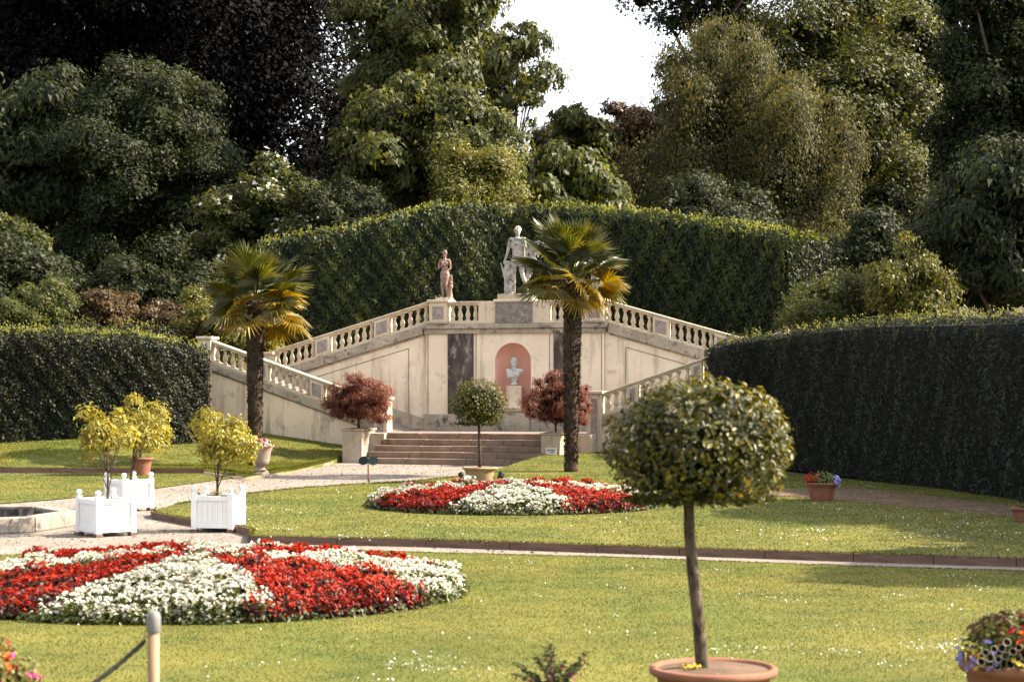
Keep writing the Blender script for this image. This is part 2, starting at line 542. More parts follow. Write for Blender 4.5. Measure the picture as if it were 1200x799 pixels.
near_lawn = [(-14, 3), (14, 3), (14, G(1290, 673)[1])] + [GX(1290, 673), GX(1000, 664.5), GX(700, 653.5), GX(420, 646.5), GX(290, 643), GX(160, 643), GX(0, 652)] + [(-14, G(-100, 661)[1])]
mid_lawn = [GX(p, q, .1) for p, q in [(294, 628.5), (500, 632.5), (700, 639), (1000, 649), (1290, 658)]] + [(14.5, 35), (10.5, 39), (7.2, 50), (6.6, 56.2)] + \
           [tuple(loc(6.2, 2.9)[:2]), tuple(loc(3.6, 3.3)[:2]), tuple(loc(3.2, 5.0)[:2]), tuple(loc(2.45, 5.05)[:2])] + \
           [GX(p, q, .1) for p, q in [(612, 546), (585, 551.5), (540, 558), (490, 563), (430, 566.5), (360, 571), (300, 577), (240, 585), (205, 591), (180, 597.5), (182, 601), (232, 610), (283, 617), (297, 621)]]
strip_lawn = [(-24, G(0, 596)[1])] + [GX(p, q, .02) for p, q in [(-60, 596), (0, 589.5), (60, 585), (120, 579), (180, 572), (250, 562.5), (300, 556.5)]] + [GX(240, 554.5, .02), GX(0, 554.5, .02), GX(-80, 554.5, .02)]
strip_lawn[0] = (strip_lawn[1][0] - 6, strip_lawn[1][1])
up_lawn_front = [GX(p, q, .13) for p, q in [(-80, 548.5), (0, 548.5), (120, 548.8), (240, 549.5), (290, 556), (345, 549), (398, 537)]]
up_lawn = up_lawn_front + [tuple(loc(-3.85, 4.75)[:2]), tuple(loc(-3.85, 3.2)[:2]), tuple(loc(-9.8, 3.15)[:2]), (-12, 62), (-26, 62), (-26, up_lawn_front[0][1])]
def z_near(x, y): return 0.02 + 0 * x
def z_mid(x, y): return 0.10 + 0.25 * np.clip((y - 49) / 8, 0, 1.2)
def z_up(x, y):
    u, v = uv_of(np.asarray(x, float), np.asarray(y, float))
    zw = np.interp(u, [-16, -11, -9.6, -8, -6, -4.2], [1.6, 1.35, 1.12, .95, .70, .46])
    sl = np.interp(u, [-16, -11, -8, -4.2], [.13, .10, .13, .17])
    t = (zw - sl * (v - 3.1) - .12) * 9
    return .12 + np.log1p(np.exp(np.clip(t, -30, 30))) / 9 - .03
sheet('gravel_path', [(-30, 14), (14, 14), (14, 40), (6, 58), (-4.2, 59.5), (-30, 52)], lambda x, y: 0 * x, 1.5, 'gravel')
sheet('front_lawn', near_lawn, z_near, 1.0, 'lawnbase')
sheet('middle_lawn', mid_lawn, z_mid, .8, 'lawnbase', skirt=1)
sheet('side_lawn', strip_lawn, lambda x, y: .02 + 0 * x, 1.0, 'lawnbase')
sheet('upper_lawn', up_lawn, z_up, .7, 'lawnbase', skirt=1)
soil_poly = [GX(p, q, .1) for p, q in [(1290, 617), (1200, 607), (1060, 593), (930, 582), (860, 578), (860, 573.5), (940, 573), (985, 571), (1040, 575), (1100, 582), (1200, 594), (1290, 604)]]
sheet('soil_strip', soil_poly, lambda x, y: z_mid(x, y) + .006, .6, 'soil')

BEDS = [(-3.58, 21.7, 3.03), (.02, 36.1, 2.78)]
def grass_on(name, poly, zf, n, hgt, wid, y_lo=None, y_hi=None):
    A = np.array(poly)
    y0 = max(A[:, 1].min(), 14.5); y1 = A[:, 1].max()
    x = rng.uniform(max(A[:, 0].min(), -17), min(A[:, 0].max(), 15), n * 3)
    # even density on the ground
    y = rng.uniform(y0, y1, n * 3)
    vis = np.abs(x) < y * .38 + 1.0
    ok = inpoly(x, y, poly) & vis
    for bx, by, br in BEDS:
        ok &= (x - bx) ** 2 + (y - by) ** 2 > (br - .05) ** 2
    x, y = x[ok][:n], y[ok][:n]
    m = len(x)
    z = zf(x, y)
    h = hgt * rng.uniform(.45, 1.1, m)
    a = rng.uniform(0, 2 * PI, m)
    wv = np.stack([np.cos(a), np.sin(a), 0 * a], 1) * (wid * rng.uniform(.6, 1.3, m))[:, None]
    lean = rng.normal(size=(m, 3)) * .45 * h[:, None]
    lean[:, 2] = h
    p = np.column_stack([x, y, z - .004])
    V = np.stack([p - wv, p + wv, p + lean], 1).reshape(-1, 3)
    Fc = np.arange(m * 3).reshape(-1, 3)
    pat = .5 + .5 * np.sin(x * 1.3 + 2 * np.sin(y * .7)) * np.sin(y * 2.1 + np.sin(x * .9))
    r = np.clip(.25 * pat + .75 * rng.random(m), 0, 1)
    o = obj(name, mk(name, V, Fc, r), 'grass')
    o['kind'] = 'stuff'
    o['label'] = 'short mown grass blades of the ' + name.replace('_grass', '').replace('_', ' ')
    return o
grass_on('front_lawn_grass', near_lawn, z_near, 280000, .025, .0042)
grass_on('middle_lawn_grass', mid_lawn, z_mid, 170000, .029, .008)
grass_on('side_lawn_grass', strip_lawn, lambda x, y: .02 + 0 * x, 40000, .028, .009)
grass_on('upper_lawn_grass', up_lawn, z_up, 90000, .04, .010)

def daisies(name, label, centres, zf, spread=.3, per=14, size=.013):
    pts = []
    for cx_, cy_, k in centres:
        m = max(1, int(per * k))
        pts.append(np.column_stack([cx_ + rng.normal(size=m) * spread * 1.1, cy_ + rng.normal(size=m) * spread * 1.3]))
    p = np.vstack(pts)
    for bx, by, br in BEDS:
        p = p[(p[:, 0] - bx) ** 2 + (p[:, 1] - by) ** 2 > (br + .1) ** 2]
    m = len(p)
    s = size * rng.uniform(.8, 1.5, m)
    z = zf(p[:, 0], p[:, 1]) + rng.uniform(.03, .05, m)
    a = np.arange(6) * PI / 3
    tilt = rng.normal(size=(m, 2)) * .5
    V = np.stack([np.column_stack([p[:, 0] + s * np.cos(q), p[:, 1] + s * np.sin(q), z + s * (tilt[:, 0] * np.cos(q) + tilt[:, 1] * np.sin(q) - .35 * 1)]) for q in a], 1)
    V = V.reshape(-1, 3)
    Fc = np.arange(m * 6).reshape(-1, 6)
    o = obj(name, mk(name, V, Fc, rng.random(m)), 'daisy')
    tag(o, label, None, None, 'stuff')
cs = []
for px_, py_, k in [(110, 712, .3), (285, 780, 1), (470, 780, 3), (500, 770, 1.5), (520, 785, 2), (435, 795, 1.5), (725, 690, .8), (745, 665, 1), (620, 660, 1), (590, 655, .6), (870, 697, 1.2), (930, 703, 2),
                    (860, 765, 2), (990, 765, 2.5), (1090, 760, 3), (1110, 755, 2), (1010, 735, .8), (760, 745, .8), (700, 740, .5), (640, 700, .4), (840, 670, 1), (690, 640, .5), (720, 720, .5), (1060, 700, 1), (920, 760, 1),
                    (1150, 690, 1.5), (1120, 675, 1), (555, 705, .8), (230, 642, .7), (780, 775, 1), (1040, 780, 1.3), (580, 790, 1)]:
    g = G(px_, py_, .04); cs.append((g[0], g[1], k))
for _ in range(60):
    y_ = rng.uniform(15, 26); cs.append((rng.uniform(-.25, .29) * y_, y_, .15))
daisies('lawn_daisies', 'tiny white daisies scattered over the front lawn', cs, z_near, .14, 16, .0066)
cs = []
for px_, py_, k in [(1100, 618, 3), (1150, 612, 3), (1180, 625, 3), (1060, 605, 2), (1000, 596, 2), (960, 620, 2), (1080, 628, 3), (930, 628, 1.5), (960, 590, 1.5), (880, 618, 1), (420, 628, 1.5), (455, 625, 1), (530, 632, .6), (350, 600, 1),
                    (310, 596, 2), (330, 618, 1), (700, 620, .6), (1010, 570, 2), (560, 628, .8), (1140, 640, 2), (1120, 600, 2), (300, 607, 1)]:
    g = G(px_, py_, .13); cs.append((g[0], g[1], k))
for _ in range(70):
    y_ = rng.uniform(27, 45); cs.append((rng.uniform(-.15, .28) * y_, y_, .2))
daisies('meadow_daisies', 'tiny white daisies scattered over the middle lawn', cs, z_mid, .3, 14, .009)
# drop the few that would fall outside by keeping to the lawn outline

def soil_edge():
    L = [np.array(p) for p in up_lawn_front[3:]]
    T_, B_ = [], []
    for a, c in zip(L[:-1], L[1:]):
        for k in range(8):
            p = a + (c - a) * k / 8
            T_.append((p[0], p[1] + .05, float(z_up(p[0], p[1])) - .008))
            B_.append((p[0] - .02 + rng.normal() * .03, p[1] - .45 + rng.normal() * .08, .004))
    n = len(T_)
    V = np.array(T_ + B_)
    Fq = np.array([(i, i + n, i + n + 1, i + 1) for i in range(n - 1)])
    o = obj('soil_bank', mk('soil_bank', V, Fq), 'soil_pale')
    o['kind'] = 'structure'
soil_edge()
def litter(name, label, n, mat, size):
    x = rng.uniform(-11, 2, n * 8); y = rng.uniform(24.5, 57, n * 8)
    ok = (np.abs(x) < y * .29)
    for pl_ in (near_lawn, mid_lawn, strip_lawn, up_lawn):
        ok &= ~inpoly(x, y, pl_)
    u_, v_ = uv_of(x, y)
    ok &= v_ > 5.5
    ok &= np.hypot(x + 9.55, y - 32) > 2.2
    x, y = x[ok][:n], y[ok][:n]
    p = np.column_stack([x, y, np.full(len(x), .008)])
    sz = size * rng.uniform(.4, 1.5, len(x))
    o = obj(name, mk(name, *kites(p, unit(np.tile([0, 0, 1.], (len(x), 1)) + .35 * rdir(rng, len(x))), sz, sz * .8, rng)), mat)
    tag(o, label, None, None, 'stuff')
litter('gravel_grit', 'loose pale grit lying on the gravel path', 9000, 'grit', .028)
litter('leaf_litter', 'small dry leaves and dark specks scattered on the gravel path', 900, 'rust', .05)
# kerbs: a row of long brown stones
def kerb(name, line, z0, z1, length, thick=.07, seed=1):
    r = np.random.default_rng(seed)
    root = bpy.data.objects.new(name, None)
    COL.objects.link(root)
    root['kind'] = 'structure'
    me = None
    L = [np.array(p) for p in line]
    b = MB().box(-.5, .5, -.5, .5, 0, 1)
    me = b.mesh('kerb_stone'); me.materials.append(MATS['kerbstone'])
    for a, c in zip(L[:-1], L[1:]):
        d = np.linalg.norm(c - a); n = max(1, round(d / length))
        ang = math.atan2(c[1] - a[1], c[0] - a[0])
        for k in range(n):
            p = a + (c - a) * (k + .5) / n
            o = obj('kerb_stone', me, None, root)
            o.location = (p[0], p[1], z0 - .05)
            o.rotation_euler = (r.normal() * .004, 0, ang + r.normal() * .004)
            o.scale = (d / n - .012, thick, z1 - z0 + .05 + r.normal() * .004)
kerb('middle_lawn_kerb', [np.array(p) + np.array([0, -.03]) for p in mid_lawn[:5]], 0, .118, 1.25, .06, 3)
kerb('corner_kerb', [np.array(p) + np.array([-.02, -.02]) for p in mid_lawn[-5:]] + [np.array(mid_lawn[0])], 0, .118, 1.0, .06, 4)
kerb('upper_lawn_kerb', [np.array(p) + np.array([0, -.03]) for p in up_lawn_front[:4]], 0, .15, 1.25, .06, 5)

# ragged turf hanging over the kerb edges
def fringe(name, line, z, n, h=.05):
    L = [np.array(p) for p in line]
    pts = []
    for a, c in zip(L[:-1], L[1:]):
        m = int(n * np.linalg.norm(c - a))
        t = rng.random(m)[:, None]
        pts.append(a + (c - a) * t)
    p = np.vstack(pts); m = len(p)
    base = np.column_stack([p[:, 0], p[:, 1] + rng.normal(size=m) * .03, np.full(m, z)])
    up = rng.uniform(.3, 1, m) * h
    tip = base + np.column_stack([rng.normal(size=m) * .03, -rng.uniform(0, .06, m), up])
    wv = np.column_stack([rng.uniform(.006, .014, m), rng.normal(size=m) * .006, 0 * up])
    V = np.stack([base - wv, base + wv, tip], 1).reshape(-1, 3)
    o = obj(name, mk(name, V, np.arange(m * 3).reshape(-1, 3), rng.random(m) * .7), 'grass')
    tag(o, 'ragged turf edge overhanging the ' + name.replace('_turf_edge', '').replace('_', ' '), None, None, 'stuff')
fringe('middle_kerb_turf_edge', mid_lawn[:5], .10, 260)
fringe('corner_kerb_turf_edge', mid_lawn[-5:] + [mid_lawn[0]], .10, 260)
fringe('upper_kerb_turf_edge', up_lawn_front[:4], .13, 200)
fringe('bank_turf_edge', up_lawn_front[3:], .16, 240, .06)
fringe('front_lawn_turf_edge', near_lawn[3:10], .012, 260, .03)
fringe('path_turf_edge', mid_lawn[13:22], .09, 160, .06)

# ------------------------------------------------------------------ the double staircase
ST = thing('garden_staircase', 'cream double staircase with balustraded terrace and pink niche', 'staircase', (CX, CY, 0), -ANG)
WTOP = 4.46
LAND = .92
def lo(u, v, z): return (u, -v, z)
# central block front, with an arched opening
nu, nw, nspring, nbot = -.05, .62, 3.2, 1.56
def wall_center():
    b = MB()
    ul, ur = -3.08, 3.05
    z0, z1 = -.2, 4.13
    t = .5
    arch = [(nu + nw * math.cos(a), nspring + nw * math.sin(a)) for a in np.linspace(PI, 0, 25)]
    def quad(p): b.add([(q[0], 0, q[1]) for q in p], [(0, 1, 2, 3)])
    quad([(ul, z0), (nu - nw, z0), (nu - nw, z1), (ul, z1)])
    quad([(nu + nw, z0), (ur, z0), (ur, z1), (nu + nw, z1)])
    quad([(nu - nw, z0), (nu + nw, z0), (nu + nw, nbot), (nu - nw, nbot)])
    for p, q in zip(arch[:-1], arch[1:]):
        quad([p, q, (q[0], z1), (p[0], z1)])
    # sides
    for x in (ul, ur):
        b.add([(x, 0, z0), (x, t, z0), (x, t, z1), (x, 0, z1)], [(0, 1, 2, 3)])
    return b.build('wall', 'plaster', ST)
wall_center()
def niche():
    b = MB()
    seg = 20
    def ring(z, sc=1.0):
        return [(nu - nw * sc * math.cos(a), .004 + .56 * sc * math.sin(a), z) for a in np.linspace(0, PI, seg)]
    rows = [ring(z) for z in np.linspace(nbot, nspring, 6)]
    for e in np.linspace(0, PI / 2, 9)[1:]:
        rows.append(ring(nspring + nw * math.sin(e), max(math.cos(e), .001)))
    vs_ = [p for r in rows for p in r]
    fs = []
    for i in range(len(rows) - 1):
        for k in range(seg - 1):
            fs.append((i * seg + k, i * seg + k + 1, (i + 1) * seg + k + 1, (i + 1) * seg + k))
    b.add(vs_, fs)
    b.add(rows[0] + [(nu, .004, nbot)], [tuple(range(seg))])
    return b.build('niche', 'pink', ST, True)
niche()
# plinth course at the foot of the wall
b = MB()
b.box(-3.14, nu - .62, -.09, .02, -.2, 1.46)
b.box(nu + .62, 3.11, -.09, .02, -.2, 1.46)
b.box(nu - .6, nu + .6, -.16, .02, -.2, 1.5)
b.build('wall_plinth', 'coping', ST, bevel=.012)
for px0, px1 in ((525, 555), (649, 680)):
    MB().box(U(px0, 0), U(px1, 0), -.05, .01, 1.465, 4.125).build('pilaster', 'darkmarble', ST, bevel=.01)
b = MB()
b.box(-3.2, 3.17, -.17, .55, 4.30, WTOP)
b.box(-3.13, 3.10, -.09, .5, 4.131, 4.298)
b.build('cornice', 'coping', ST, bevel=.015)
MB().box(-3.06, 3.03, .56, .715, 3.95, WTOP - .035).build('terrace_edge', 'coping', ST)
for u0 in (U(500, 0) + .05, U(556, 0) + .06, U(646, 0) - .06, U(707, 0) - .06):
    MB().box(u0 - .012, u0 + .012, -.006, .0, 1.47, 4.12).build('groove', 'groove', ST)
# terrace behind
MB().box(-3.06, 3.03, .72, 6.5, -.2, WTOP - .03).build('terrace_floor', 'gravel', ST)

# side walls under the upper flights, with a sloping coping and grooved panel
def zup(u): return WTOP - .285 * (abs(u) - 3.1)
def zlow(u): return 1.10 + .335 * (abs(u) - 3.4) + (.22 if u > 0 else 0)
for s in (-1, 1):
    ue = 9.0
    lab = 'left' if s < 0 else 'right'
    p = [(s * 3.06, -.3), (s * 3.06, zup(3.06) - .30), (s * ue, zup(ue) - .30), (s * ue, -.3)]
    if s > 0: p = p[::-1]
    MB().prism(p, .10, 2.4).build('side_wall', 'plaster', ST)
    p = [(s * 3.2, zup(3.2) - .30), (s * 3.2, zup(3.2)), (s * ue, zup(ue)), (s * ue, zup(ue) - .30)]
    if s > 0: p = p[::-1]
    MB().prism(p, -.02, .45).build('sloping_cornice', 'coping', ST, bevel=.012)
    p = [(s * 3.2, zup(3.2) - .36), (s * 3.2, zup(3.2) - .303), (s * ue, zup(ue) - .303), (s * ue, zup(ue) - .36)]
    if s > 0: p = p[::-1]
    MB().prism(p, .06, .30).build('string_course', 'coping', ST)
    g = .012
    for (ua, za, ub, zb) in ((3.75, zup(3.75) - .62, 8.3, zup(8.3) - .62), (3.75, 1.2, 3.75, zup(3.75) - .62)):
        if abs(ua - ub) < .01:
            MB().box(s * ua - g, s * ua + g, .093, .099, za, zb).build('groove', 'groove', ST)
        else:
            p = [(s * ua, za - g * 1.2), (s * ua, za + g * 1.2), (s * ub, zb + g * 1.2), (s * ub, zb - g * 1.2)]
            if s > 0: p = p[::-1]
            MB().prism(p, .093, .099).build('groove', 'groove', ST)
    # base skirting following the lower flight
    p = [(s * 3.15, .5), (s * 3.15, 1.30), (s * 8.6, zlow(s * 8.6) + .05), (s * 8.6, .5)]
    if s > 0: p = p[::-1]
    MB().prism(p, .055, .098).build('skirting', 'plinthstone', ST)
    # lower flight: ramped body and outer wall
    p = [(s * 3.3, -.3), (s * 3.3, LAND + .03), (s * 3.6, LAND + .05), (s * 8.6, 2.82), (s * 9.7, 2.86), (s * 9.7, -.3)]
    if s > 0: p = p[::-1]
    MB().prism(p, -2.75, .05).build('lower_flight', 'gravel', ST)
    p = [(s * 3.35, -.3), (s * 3.35, zlow(s * 3.35) - .24), (s * 9.75, zlow(s * 9.75) - .24), (s * 9.75, -.3)]
    if s > 0: p = p[::-1]
    MB().prism(p, -3.02, -2.76).build('outer_wall', 'plaster_low', ST)
    p = [(s * 3.32, zlow(s * 3.32) - .238), (s * 3.32, zlow(s * 3.32)), (s * 9.75, zlow(s * 9.75)), (s * 9.75, zlow(s * 9.75) - .238)]
    if s > 0: p = p[::-1]
    MB().prism(p, -3.09, -2.70).build('outer_coping', 'coping', ST, bevel=.012)
    p = [(s * 3.4, zlow(s * 3.4) - .30), (s * 3.4, zlow(s * 3.4) - .27), (s * 9.7, zlow(s * 9.7) - .27), (s * 9.7, zlow(s * 9.7) - .30)]
    if s > 0: p = p[::-1]
    MB().prism(p, -3.045, -3.022).build('string_course', 'groove', ST)
    MB().box(min(s * 9.7, s * 11.6), max(s * 9.7, s * 11.6), -2.6, 2.4, -.3, 2.9).build('side_landing', 'gravel', ST)

# balustrades
BH = .52      # baluster height
prof = [(.085, 0), (.085, .05), (.055, .06), (.05, .075), (.078, .14), (.088, .19), (.078, .25), (.05, .34), (.042, .39), (.05, .41), (.062, .425), (.05, .44), (.055, .455), (.085, .47), (.085, BH)]
bal_me = MB().lathe(prof, 10).mesh('baluster', True)
bal_me.materials.append(MATS['balustone'])
def rail_run(label, ua, ub, zf, v, piers, sp=.262, skip=()):
    """balusters between ua and ub at depth v; piers = list of (u0,u1)"""
    root = bpy.data.objects.new('balustrade', None)
    COL.objects.link(root)
    root.parent = ST
    root['label'] = label
    lo_, hi_ = min(ua, ub), max(ua, ub)
    def slab(n, z0, z1, hw):
        p = [(lo_, zf(lo_) + z0), (lo_, zf(lo_) + z1), (hi_, zf(hi_) + z1), (hi_, zf(hi_) + z0)][::-1]
        MB().prism(p, -v - hw, -v + hw).build(n, 'balustone', root, bevel=.012)
    slab('base_rail', .002, .10, .13)
    slab('cap_rail', .10 + BH, .10 + BH + .065, .12)
    slab('cap_moulding', .10 + BH + .0655, .10 + BH + .125, .165)
    edges = sorted([lo_] + [q for p in piers for q in sorted(p)] + [hi_])
    for a, c in zip(edges[::2], edges[1::2]):
        gap = c - a
        n = max(1, int(round(gap / sp)))
        for k in range(n):
            u = a + gap * (k + .5) / n
            o = obj('baluster', bal_me, None, root)
            o.location = (u, -v, zf(u) + .095)
    for p in piers:
        a, c = sorted(p)
        q = [(a, zf(a) + .06), (a, zf(a) + .64), (c, zf(c) + .64), (c, zf(c) + .06)][::-1]
        MB().prism(q, -v - .155, -v + .155).build('pier', 'balustone', root, bevel=.008)
        m = .085
        q = [(a + m, zf(a + m) + .15), (a + m, zf(a + m) + .56), (c - m, zf(c - m) + .56), (c - m, zf(c - m) + .15)][::-1]
        MB().prism(q, -v - .162, -v - .15).build('inset_panel', 'panelstone', root)
    return root
VT = -.16
rail_run('upper left flight balustrade', U(504, VT), U(322, VT), zup, VT, [(U(440, VT), U(458, VT)), (U(371, VT), U(388, VT))])
rail_run('upper right flight balustrade', U(709, VT), 8.6, zup, VT, [(U(766, VT), U(785, VT)), (U(838, VT), U(856, VT))])
VL = 2.9
rail_run('lower left flight balustrade', -3.75, -9.5, zlow, VL, [(U(305, VL), U(316, VL)), (U(365, VL), U(381, VL))])
rail_run('lower right flight balustrade', 3.55, 9.5, zlow, VL, [(U(736, VL), U(749, VL)), (U(811, VL), U(824, VL))])
# terrace front: flat run with two solid blocks and the lichen-covered central block
def flat(u): return WTOP
tp0, tp1 = (U(505, 0), U(526, 0)), (U(687, 0), U(709, 0))
for ua, ub, lab in ((tp0[1], U(562, 0), 'short terrace balustrade left of the centre'), (U(645, 0), tp1[0], 'short terrace balustrade right of the centre')):
    rail_run(lab, ua, ub, flat, .0, [])
b = MB()
b.box(U(562, 0), U(582, 0) - .003, -.13, .16, WTOP + .002, WTOP + .745)
b.build('terrace_panel', 'balustone', ST, bevel=.01)
MB().box(U(625, 0) + .003, U(645, 0), -.13, .16, WTOP + .002, WTOP + .745).build('terrace_panel', 'balustone', ST, bevel=.01)
MB().box(U(582, 0), U(625, 0), -.17, .9, WTOP + .002, WTOP + .70).build('centre_block', 'lichenstone', ST, bevel=.012)
MB().box(U(580, 0), U(627, 0), -.21, .95, WTOP + .70, WTOP + .79).build('centre_block_cap', 'balustone', ST, bevel=.015)
def pedestal(u0, u1, v0, v1, z0, z1):
    r = MB().box(u0, u1, -v1, -v0, z0, z1).build('pedestal', 'balustone', ST, bevel=.008)
    m = .12
    MB().box(u0 + m, u1 - m, -v1 - .008, -v1 + .01, z0 + .14, z1 - .14).build('inset_panel', 'panelstone', r)
    MB().box(u0 - .06, u1 + .06, -v1 - .06, -v0 + .06, z1, z1 + .09).build('cap', 'balustone', r, bevel=.015)
    MB().box(u0 - .04, u1 + .04, -v1 - .04, -v0 + .04, z0, z0 + .07).build('foot', 'coping', r, bevel=.01)
for p in (tp0, tp1):
    pedestal(p[0], p[1], -.5, .2, WTOP + .002, WTOP + .72)
pedestal(-9.1, -8.66, -.42, .12, zup(8.9) - .1, zup(8.9) + .66)
pedestal(8.66, 9.1, -.42, .12, zup(8.9) - .1, zup(8.9) + .66)
for s in (-1, 1):
    pedestal(min(s * 3.3, s * 3.75), max(s * 3.3, s * 3.75), VL - .24, VL + .24, LAND - .7, LAND + 1.03 + (.2 if s > 0 else 0))
    if s < 0:
        pedestal(min(s * 9.5, s * 9.95), max(s * 9.5, s * 9.95), VL - .24, VL + .24, 1.0, zlow(s * 9.7) + .72)
MB().box(-3.62, -2.99, -4.2, -2.6, -.2, LAND - .01).build('wing_wall', 'plinthstone', ST)
MB().box(2.39, 3.62, -3.9, -2.6, -.2, LAND - .01).build('wing_wall', 'plinthstone', ST)
# niche pedestal and entrance steps are things of their own
PD = thing('bust_pedestal', 'round cream column pedestal standing in the pink niche', 'pedestal', loc(nu, 0, 0), -ANG)
b = MB()
MB().box(-.44, .44, -.13, .34, 1.5 if False else 1.565, 1.66).build('lower_slab', 'balustone', PD, bevel=.012)
MB().lathe([(.36, 1.66), (.36, 1.72), (.32, 1.75), (.33, 1.79), (.29, 1.83), (.275, 1.86), (.265, 2.36), (.275, 2.40), (.0, 2.401)], 28, (0, .14, 0), cap=False).build('column', 'balustone', PD, True)

ES = thing('entrance_steps', 'wide flight of five worn brown stone steps between two plinths', 'steps', (CX, CY, 0), -ANG)
UL, UR = -2.98, 2.38
sr = np.random.default_rng(11)
for i in range(5):
    vf = 5.35 - .34 * i
    zt = LAND / 5 * (i + 1)
    ul = UL - .30 * (4 - i) / 4
    cuts = np.sort(np.concatenate([[ul], ul + (UR - ul) * (np.array([.25, .5, .76]) + sr.normal(size=3) * .07), [UR]]))
    for a, c in zip(cuts[:-1], cuts[1:]):
        dz = sr.normal() * .006; dv = sr.normal() * .012
        MB().box(a + .006, c - .006, -vf + dv, -vf + .5, zt - LAND / 5 + .002, zt + dz).build('step_stone', 'stepstone', ES, bevel=.014)
p_land = [tuple(loc(-3.5, 3.66)[:2]), tuple(loc(3.4, 3.66)[:2]), tuple(loc(3.4, .05)[:2]), tuple(loc(-3.5, .05)[:2])]
sheet('upper_landing', p_land, lambda x, y: LAND + .004 + 0 * x, .8, 'gravel')
MB().box(UL, UR, -3.68, -.05, -.2, LAND - .002).build('step_core', 'stepstone', ES)

# ------------------------------------------------------------------ smooth figures: union of tapered limbs, remeshed into one skin
def capsule(bm, p0, p1, r0, r1, seg=12):
    p0, p1 = Vector(p0), Vector(p1)
    t = (p1 - p0)
    L = t.length
    t = t.normalized() if L > 1e-6 else Vector((0, 0, 1))
    prof_ = []
    for e in np.linspace(-PI / 2, 0, 5): prof_.append((r0 * math.cos(e), r0 * math.sin(e)))
    for e in np.linspace(0, PI / 2, 5): prof_.append((r1 * math.cos(e), L + r1 * math.sin(e)))
    q = t.to_track_quat('Z', 'Y')
    n = len(bm.v)
    vs_ = []
    for r, z in prof_:
        for k in range(seg):
            a = 2 * PI * k / seg
            vs_.append(p0 + q @ Vector((max(r, .0005) * math.cos(a), max(r, .0005) * math.sin(a), z)))
    fs = []
    m = len(prof_)
    for i in range(m - 1):
        for k in range(seg):
            j = (k + 1) % seg
            fs.append((i * seg + k, i * seg + j, (i + 1) * seg + j, (i + 1) * seg + k))
    fs.append(tuple(range(seg - 1, -1, -1))); fs.append(tuple((m - 1) * seg + k for k in range(seg)))
    bm.add(vs_, fs)
def ellip(bm, c, r, seg=14):
    vs_ = []; rows = 9
    for i in range(rows):
        e = -PI / 2 + PI * (i + .02) / (rows - 1 + .04)
        for k in range(seg):
            a = 2 * PI * k / seg
            vs_.append((c[0] + r[0] * math.cos(e) * math.cos(a), c[1] + r[1] * math.cos(e) * math.sin(a), c[2] + r[2] * math.sin(e)))
    fs = []
    for i in range(rows - 1):
        for k in range(seg):
            j = (k + 1) % seg
            fs.append((i * seg + k, i * seg + j, (i + 1) * seg + j, (i + 1) * seg + k))
    fs.append(tuple(range(seg - 1, -1, -1))); fs.append(tuple((rows - 1) * seg + k for k in range(seg)))
    bm.add(vs_, fs)
def fuse(bm, name, voxel, smooth=3):
    me = bm.mesh('tmp')
    o = bpy.data.objects.new('tmp', me)
    COL.objects.link(o)
    m = o.modifiers.new('r', 'REMESH'); m.mode = 'VOXEL'; m.voxel_size = voxel; m.use_smooth_shade = True
    s = o.modifiers.new('s', 'SMOOTH'); s.iterations = smooth; s.factor = .5
    dg = bpy.context.evaluated_depsgraph_get()
    out = bpy.data.meshes.new_from_object(o.evaluated_get(dg))
    out.name = name
    bpy.data.objects.remove(o); bpy.data.meshes.remove(me)
    return out
def head(b, c, turn=0.0, hair=1.0):
    """head about .23 high centred at c, face to -y turned by turn"""
    x, y, z = c
    f = Vector((math.sin(turn), -math.cos(turn), 0)); s = Vector((math.cos(turn), math.sin(turn), 0))
    def at(a, d, h): return tuple(Vector(c) + s * a + f * d + Vector((0, 0, h)))
    ellip(b, (x, y, z + .015), (.078, .092, .105))
    ellip(b, at(0, .018, -.05), (.058, .066, .07))
    capsule(b, at(0, .088, .015), at(0, .108, -.02), .010, .018, 8)           # nose
    capsule(b, at(-.025, .082, -.062), at(.025, .082, -.062), .012, .012, 8)   # mouth
    capsule(b, at(-.045, .074, .03), at(.045, .074, .03), .016, .016, 8)       # brow
    ellip(b, at(0, .072, -.095), (.026, .022, .022))                           # chin
    for q in (-1, 1):
        capsule(b, at(.078 * q, -.005, .015), at(.074 * q, 0, -.02), .017, .012, 8)
    r_ = np.random.default_rng(3)
    for k in range(26):                                                         # curls
        a = r_.uniform(0, 2 * PI); e = r_.uniform(.05, 1.4)
        d = Vector((math.cos(a) * math.cos(e), math.sin(a) * math.cos(e), math.sin(e)))
        if d.dot(f) > .62: continue
        ellip(b, (x + .082 * d.x, y + .095 * d.y, z + .02 + .105 * d.z), (.028 * hair, .028 * hair, .026 * hair), 8)
